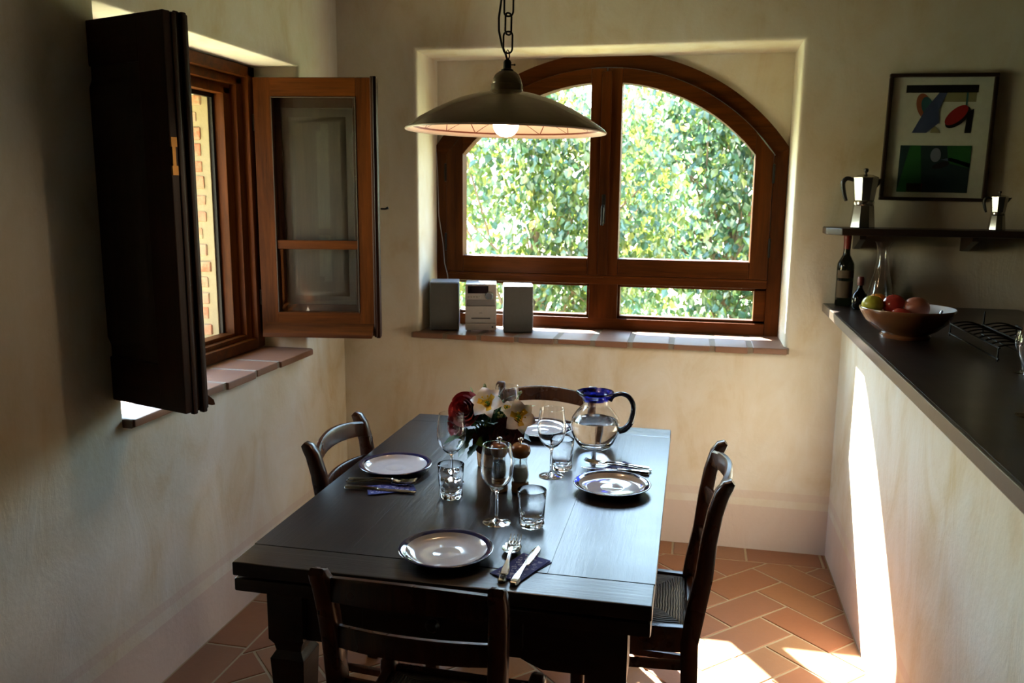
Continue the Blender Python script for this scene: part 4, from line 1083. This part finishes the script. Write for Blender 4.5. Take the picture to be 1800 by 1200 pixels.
# ------------------------------------------------------------------ stereo on the sill
def build_stereo():
    def speaker(loc, rz, label, w, h, d):
        r = thing('loudspeaker', label, 'speaker', loc, (0, 0, rz), 'bookshelf speakers on the sill')
        m = MB(); m.box(-w/2, w/2, .012, d, 0, h, .006); mk('cabinet', m, M['speaker_case'], r, label='silver cabinet')
        m = MB(); m.box(-w/2+.002, w/2-.002, 0, .013, .004, h-.004, .006); g = mk('grille', m, M['speaker_cloth'], r, label='dark grey cloth grille')
        m = MB(); m.box(-.011, .011, -.0008, .0004, .018, .022); mk('badge', m, M['grey_print'], r)
    speaker((.500, .040, .9455), math.radians(14), 'grey cloth fronted speaker at the left end of the sill', .140, .236, .16)
    speaker((.858, .066, .9455), math.radians(14), 'grey cloth fronted speaker on the right of the stereo', .142, .228, .15)
    r = thing('mini_stereo', 'small silver mini stereo unit between the two speakers', 'stereo', (.680, .042, .9455), (0, 0, math.radians(13)))
    w = .148; h = .232
    m = MB(); m.box(-w/2, w/2, .012, .175, .008, h, .005); mk('case', m, M['silver'], r)
    m = MB(); m.box(-w/2, w/2, 0, .013, .128, h, .004); mk('tuner_panel', m, M['silver'], r)
    m = MB(); m.box(-w/2, w/2, 0, .013, .044, .126, .004); cd = mk('disc_panel', m, M['silver'], r)
    m = MB(); m.box(-w/2, w/2, 0, .013, .010, .042, .004); mk('base_panel', m, M['silver'], r)
    m = MB(); m.box(-w/2+.008, w/2-.006, -.003, .002, .128, .158, .003); mk('lower_fascia', m, plain('darker_silver', (.25, .25, .26), .4, .4), r)
    m = MB(); m.prism([(-w/2+.012, .187), (w/2-.048, .187), (w/2-.038, .196), (w/2-.038, .222), (-w/2+.012, .222)], 'y', -.0015, .002); mk('display', m, M['display'], r)
    m = MB(); m.lathe([(0, .012), (.015, .012), (.017, .010), (.0175, 0), (.0205, 0), (.0205, -.004), (0, -.004)], 32); m.xf(Matrix.Translation((.040, -.001, .176)) @ Matrix.Rotation(PI/2, 4, 'X')); mk('volume_knob', m, M['alu'], r)
    m = MB(); m.box(-.045, .045, -.001, .002, .065, .0705, .001); mk('disc_slot', m, M['black_plastic'], r)
    for k in range(5):
        m = MB(); m.box(-.062+k*.013, -.054+k*.013, -.002, .002, .168, .172, .001); mk('button', m, M['alu'], r)
    m = MB(); m.lathe([(0, .003), (.004, .003), (.0045, 0)], 12); m.xf(Matrix.Translation((.056, 0, .026)) @ Matrix.Rotation(PI/2, 4, 'X')); mk('headphone_jack', m, M['black_plastic'], r)
    for x in (-.056, .056):
        m = MB(); m.lathe([(0, 0), (.009, 0), (.009, .010), (0, .010)], 14, (x, .012, 0)); mk('foot', m, M['alu'], r)
        m = MB(); m.lathe([(0, 0), (.009, 0), (.009, .010), (0, .010)], 14, (x, .155, 0)); mk('foot', m, M['alu'], r)
    for txt, x, z, sz in (('JVC', 0, .090, .0075),):
        cu = bpy.data.curves.new('lettering', 'FONT'); cu.body = txt; cu.size = sz*1.4; cu.align_x = 'CENTER'; cu.extrude = .0003
        tmp = bpy.data.objects.new('tmp', cu); COL.objects.link(tmp); dg = bpy.context.evaluated_depsgraph_get(); me = bpy.data.meshes.new_from_object(tmp.evaluated_get(dg)); bpy.data.objects.remove(tmp)
        o = link('lettering', me, M['grey_print'], r); o.location = (x, -.0006, z); o.rotation_euler = (PI/2, 0, 0)
    m = MB(); m.box(-.062, -.040, -.0006, .0006, .225, .2275); mk('badge', m, M['grey_print'], r)
build_stereo()

# ------------------------------------------------------------------ shelf and counter things
def make_moka(loc, s, label, mirror):
    r = thing('moka_pot', label, 'coffee pot', loc, (0, 0, 0), 'stovetop coffee pots')
    k = s; sg = -1 if not mirror else -1
    def oct_(prof): m = MB(); m.lathe([(a*k, b*k) for a, b in prof], 8, ph=PI/8); return m
    mk('boiler', oct_([(0, 0), (.050, 0), (.052, .003), (.042, .092), (.040, .096), (0, .096)]), M['alu'], r, ang=20)
    m = MB(); m.lathe([(a*k, b*k) for a, b in [(.041, .094), (.043, .098), (.043, .108), (.040, .111), (0, .111)]], 32); mk('collar', m, M['steel'], r)
    mk('jug', oct_([(0, .110), (.038, .110), (.041, .115), (.0525, .205), (.050, .205), (.04, .12), (0, .118)]), M['alu'], r, ang=20)
    mk('lid', oct_([(.054, .205), (.054, .209), (.030, .219), (.008, .223), (0, .223)]), M['alu'], r, ang=20)
    m = MB(); m.lathe([(a*k, b*k) for a, b in [(0, .222), (.005, .222), (.005, .229), (.0095, .234), (.0095, .243), (.005, .247), (0, .247)]], 16); mk('lid_knob', m, M['black_plastic'], r)
    m = MB(); A = [(.048, .012, .203), (.074, 0, .205), (.048, -.012, .203), (.046, 0, .165)]; vs = [m.v(Vector(p)*k) for p in A]; m.face((vs[0], vs[1], vs[3])); m.face((vs[1], vs[2], vs[3])); m.face((vs[0], vs[2], vs[1])); m.face((vs[0], vs[3], vs[2])); mk('spout', m, M['alu'], r, ang=20)
    m = MB(); m.tube(*smooth([Vector(p)*k for p in ((-.046, 0, .198), (-.070, 0, .205), (-.084, 0, .196), (-.088, 0, .178), (-.080, 0, .14), (-.070, 0, .112))], [.009*k, .011*k, .012*k, .012*k, .011*k, .008*k]), 10, flat=.8); mk('handle', m, M['black_plastic'], r, ang=60)
    return r
make_moka((2.328, -.105, 1.4742), .97, 'large octagonal aluminium coffee pot at the left end of the shelf', False)
make_moka((2.832, -.105, 1.4742), .62, 'small octagonal aluminium coffee pot in front of the print corner', True)

def build_counter_things():
    zc = 1.1465
    r = thing('wine_bottle', 'dark wine bottle with red capsule under the shelf end', 'bottle', (2.285, -.062, zc))
    m = MB(); m.lathe([(0, .004), (.03, 0), (.034, .004), (.0345, .16), (.033, .178), (.024, .196), (.0155, .212), (.0140, .225), (.0138, .278), (0, .278)], 32); mk('glass_body', m, M['bottle'], r, ang=50)
    m = MB(); m.lathe([(.0144, .238), (.0146, .275), (.0158, .279), (.0158, .290), (.0145, .295), (0, .295)], 24); mk('capsule', m, plain('red_capsule', (.16, .015, .01), .4), r, ang=50)
    m = MB(); n = 14
    for z0, z1, i0 in ((.035, .105, 0), (.118, .150, 0)):
        A = [m.v((.0349*math.cos(a), .0349*math.sin(a), z0)) for a in [PI*1.12+i*PI*.72/n for i in range(n+1)]]; B = [m.v((v.co.x, v.co.y, z1)) for v in A]
        for i in range(n): m.face((A[i], A[i+1], B[i+1], B[i]))
    mk('label_paper', m, plain('faded_label', (.085, .055, .028), .8), r, norm=False)
    r = thing('cruet_bottle', 'small round dark bottle with red stopper beside the wine bottle', 'bottle', (2.328, -.175, zc))
    m = MB(); m.lathe([(0, .002), (.024, 0), (.030, .01), (.031, .04), (.027, .062), (.014, .078), (.009, .088), (.009, .11), (0, .11)], 28); mk('glass_body', m, M['bottle'], r, ang=50)
    m = MB(); m.lathe([(.0095, .098), (.013, .100), (.0135, .125), (.011, .133), (0, .134)], 18); mk('stopper', m, plain('dark_red_wax', (.13, .02, .015), .4), r, ang=50)
    r = thing('carafe', 'clear glass carafe with flared lip behind the fruit bowl', 'carafe', (2.42, -.10, zc))
    m = MB(); m.lathe([(0, .003), (.046, 0), (.053, .01), (.052, .04), (.044, .09), (.030, .15), (.0215, .195), (.021, .225), (.027, .255), (.036, .272), (.0345, .272), (.0255, .254), (.0195, .225), (.020, .195), (.0285, .15), (.0425, .09), (.050, .04), (.050, .013), (0, .008)], 36); mk('glass_body', m, M['glass'], r, ang=60)
    # fruit bowl
    bx, by = 2.348, -.878
    r = thing('fruit_bowl', 'wide brown glazed earthenware bowl full of fruit on the bar top', 'bowl', (bx, by, zc))
    m = MB(); m.lathe([(0, .004), (.060, .004), (.061, 0), (.075, 0), (.078, .008), (.070, .014), (.096, .028), (.126, .055), (.143, .085), (.1465, .096), (.1450, .0985)], 48); mk('outside', m, plain('brown_glaze', (.20, .075, .028), .22, 0, 0, Coat_Weight=.4), r, ang=50, norm=True)
    m = MB(); m.lathe([(.1450, .0985), (.141, .097), (.122, .058), (.09, .030), (.05, .019), (0, .016)], 48); mk('inside', m, plain('white_glaze_inside', (.55, .55, .56), .12), r, ang=50, norm=False, label='pale glazed inside with blue dots')
    for i in range(14):
        a = 2*PI*i/14; m = MB(); m.lathe([(0, .0012), (.007, .0006), (.008, 0)], 10)
        m.xf(Matrix.Rotation(a, 4, 'Z') @ Matrix.Translation((.1325, 0, .0795)) @ Matrix.Rotation(math.radians(-62), 4, 'Y')); mk('dot', m, M['plate_rim'], r)
    def fruit(p, R, mat, label, nm='apple', sq=(1, 1, .92), stalk=True):
        f = thing(nm, label, 'fruit', p, (random.uniform(-.3, .3), random.uniform(-.3, .3), random.uniform(0, 6)), 'fruit in the bowl')
        m = MB(); prof = []
        for k in range(17):
            t = PI*k/16; rr = math.sin(t)*(1+.10*math.cos(t)); z = -math.cos(t)*(.92-.14*math.exp(-(math.sin(t)/.35)**2))
            prof.append((max(0, R*rr) if 0 < k < 16 else 0, R*z*sq[2]))
        m.lathe(prof, 24); mk('skin', m, mat, f, ang=80)
        if stalk: s = MB(); s.tube([(0, 0, R*.60), (.001, 0, R*.85), (.004, 0, R*1.05)], [.0012, .001, .0014], 5); mk('stalk', s, M['bark'], f)
    gy = plain('yellow_green_skin', (.42, .38, .04), .25); rd = plain('red_skin', (.36, .03, .02), .2); orr = plain('orange_skin', (.62, .24, .03), .3); pk = plain('russet_peach_skin', (.34, .10, .055), .4)
    fruit((bx-.108, by-.005, zc+.108), .034, gy, 'yellow green apple at the left of the bowl')
    fruit((bx-.083, by+.052, zc+.108), .033, orr, 'orange fruit behind the green apple', 'orange', (1, 1, 1.0), False)
    fruit((bx-.042, by+.0, zc+.108), .038, rd, 'shiny red tomato in the middle of the bowl', 'tomato', (1, 1, .9))
    fruit((bx+.022, by-.015, zc+.100), .042, pk, 'russet peach at the right of the fruit', 'peach', (1, 1, .95), False)
    fruit((bx-.03, by-.06, zc+.075), .036, rd, 'red apple low at the front of the bowl')
    fruit((bx-.06, by+.01, zc+.052), .036, gy, 'green apple at the bottom of the bowl')
    fruit((bx+.03, by+.055, zc+.068), .036, pk, 'russet peach at the back of the bowl', 'peach', (1, 1, .95), False)
    # wire plate rack
    r = thing('dish_rack', 'dark wire dish rack with wavy rods standing in shadow on the bar top', 'dish rack', (2.605, -1.03, zc))
    def rod(pts, rad=.0026): m = MB(); m.tube(pts, rad, 6); return m
    for x in (-.10, .0, .10):
        mk('rail', rod([(x, -.24, .008), (x, .24, .008)]), M['iron'], r); mk('rail', rod([(x, -.24, .040), (x, .24, .040)]), M['iron'], r)
        for y in (-.23, .23): mk('foot', rod([(x, y, 0), (x, y, .045)]), M['iron'], r)
    for i in range(9):
        y = -.22+.055*i
        for x0 in (-.10, 0):
            mk('wavy_rod', rod([(x0+.10*q/10, y, .040+.012*math.sin(PI*q/10)-.006*q/10) for q in range(11)], .0024), M['iron'], r)
    mk('post', rod([(0, .23, .03), (0, .23, .085)]), M['iron'], r)
build_counter_things()

# ------------------------------------------------------------------ outdoors
def build_outdoors():
    m = MB(); m.box(-40, 40, .44, 60, -.65, -.45); m.box(-40, -.63, -12, .44, -.65, -.45)
    tag(mk('ground', m, M['grass'], ang=0), 'dry grassy ground outside the windows', 'ground', kind='structure')
    m = MB(); n = 40; A = []; B = []
    for i in range(n+1):
        x = -60+120*i/n; h = 1.2+1.0*math.sin(i*.5)+.7*math.sin(i*1.3)
        A.append(m.v((x, 42, -.5))); B.append(m.v((x, 58, 2.2+h)))
    Cb = [m.v((v.co.x, 60, -.5)) for v in A]
    for i in range(n):
        m.face((A[i], A[i+1], B[i+1], B[i])); m.face((B[i], B[i+1], Cb[i+1], Cb[i]))
    tag(mk('hill', m, M['hill']), 'hazy low hillside far behind the trees', 'hill', kind='structure')
    rng = random.Random(11)
    def leafmesh(name, mat):
        mb = MB(); L, W = 1.0, .34
        pts = [(0, 0, 0), (-W, .42*L, .10), (0, .45*L, 0), (W, .42*L, .10), (-W*.62, .75*L, .02), (0, .78*L, -.07), (W*.62, .75*L, .02), (0, L, -.18)]
        v = [mb.v(p) for p in pts]
        for q in ((0, 2, 1), (0, 3, 2), (1, 2, 5, 4), (2, 3, 6, 5), (4, 5, 7), (5, 6, 7)): mb.face([v[i] for i in q])
        me = bpy.data.meshes.new(name); mb.b.to_mesh(me); mb.b.free(); me.materials.append(mat); return me, pts, ((0, 2, 1), (0, 3, 2), (1, 2, 5), (1, 5, 4), (2, 3, 6), (2, 6, 5), (4, 5, 7), (5, 6, 7))
    mats = [M['leafA'], M['leafB'], M['leafC']]
    LM = [leafmesh('leaf', mt) for mt in mats]
    tri = LM[0][2]; lp = [Vector(p) for p in LM[0][1]]
    def tree(name, label, base, crown, n_cl, per, size, nparts, trunk=True, weights=(.55, .37, .08)):
        r = thing(name, label, 'tree' if trunk else 'shrub', base)
        cc, cr = Vector(crown[0]), Vector(crown[1])
        cls = []
        while len(cls) < n_cl:
            p = Vector((rng.uniform(-1, 1), rng.uniform(-1, 1), rng.uniform(-1, 1)))
            if .15 < p.length < 1: cls.append(cc+Vector((p.x*cr.x, p.y*cr.y, p.z*cr.z)))
        if trunk:
            t = MB(); t.tube([(0, 0, 0), (.03, .02, .5), (-.02, .05, 1.0), (cc.x*.6, cc.y*.6, cc.z)], [.075, .06, .05, .03], 10); mk('trunk', t, M['bark'], r, ang=70)
        for k in range(26 if trunk else 12):
            c = cls[(k*7) % len(cls)]; a = Vector((cc.x*.3, cc.y*.3, (.4 if trunk else .05)+rng.uniform(0, .55)*cc.z)); mid = (a+c)/2+Vector((rng.uniform(-.15, .15), rng.uniform(-.1, .1), rng.uniform(0, .2)))
            t = MB(); t.tube([a, mid, c], [.022, .013, .005], 6); mk('branch', t, M['bark'], r, ang=70)
        leaves = []
        for c in cls:
            for _ in range(per):
                p = c+Vector((rng.gauss(0, .14), rng.gauss(0, .14), rng.gauss(0, .12)))
                rot = Euler((rng.uniform(-2.6, -.6), rng.uniform(-.6, .6), rng.uniform(0, 2*PI)))
                q = rng.random(); mi = 0 if q < weights[0] else (1 if q < weights[0]+weights[1] else 2)
                leaves.append((p, rot, size*rng.uniform(.7, 1.25), mi))
        W = Vector((1.45, .4, 1.6)); B = Vector(base); Cc = Vector((1.655, -3.83, 1.6))
        def key(l):
            p = B+l[0]; d = (p-Cc); f = d.y; k = 4.16/f
            sx, sz = 1.655+d.x*k, 1.6+d.z*k                      # where its sight line crosses the window
            inside = .5 < sx < 1.95 and 1.0 < sz < 2.1
            return (0 if inside else 1, f/l[2])
        leaves.sort(key=key)
        for p, rot, s, mi in leaves[:nparts]:
            o = bpy.data.objects.new('leaf', LM[mi][0]); COL.objects.link(o); o.parent = r; o.location = p; o.rotation_euler = rot; o.scale = (s, s, s)
        V = []; F = []; MI = []
        for p, rot, s, mi in leaves[nparts:]:
            mt = rot.to_matrix()*s; b0 = len(V)
            V += [tuple(mt @ q+p) for q in lp]; F += [(a+b0, b+b0, c+b0) for a, b, c in tri]; MI += [mi]*len(tri)
        me = bpy.data.meshes.new('foliage'); me.from_pydata(V, [], F); me.polygons.foreach_set('material_index', MI); me.update()
        o = link('foliage', me, mats, r); o['kind'] = 'stuff'
        return r
    tree('leafy_tree', 'bushy sunlit tree filling the left pane of the arched window', (.2, 3.8, -.45), ((0.1, 0, 1.8), (1.35, .6, 1.45)), 200, 42, .085, 150)
    tree('leafy_tree', 'bushy sunlit tree filling the right pane of the arched window', (2.0, 5.7, -.45), ((0.1, 0, 2.0), (1.7, .75, 2.0)), 330, 44, .10, 150, weights=(.34, .61, .05))
    tree('leafy_tree', 'bushy tree outside the arched window, beyond its right jamb', (5.6, 5.0, -.45), ((0, 0, 1.7), (1.4, .8, 1.4)), 110, 40, .09, 0)
    tree('leafy_tree', 'bushy tree outside the arched window, beyond its left jamb', (-3.2, 4.8, -.45), ((0, 0, 1.7), (1.5, .8, 1.35)), 110, 40, .09, 0)
    for k, (tx, ty, lb) in enumerate(((-3.0, -4.3, 'dark leafy tree added unseen outside the small window to block sky light, nearest the viewer'), (-6.2, -.9, 'dark leafy tree added unseen outside the small window to block sky light, straight across'), (-6.9, 3.2, 'dark leafy tree added unseen outside the small window to block sky light, farthest along'))):  # unseen trees, added to hold low sky light back from the small window
        tree('leafy_tree', lb, (tx, ty, -.45), ((0, 0, 1.75), (1.0, 1.45, 1.35)), 120, 40, .11, 0, weights=(.2, .78, .02))
    tree('flowering_shrub', 'low pale sunlit shrub along the bottom of the arched window', (1.35, 2.3, -.45), ((0, 0, .62), (1.5, .3, .42)), 60, 36, .07, 60, False, (.45, .2, .35))
build_outdoors()
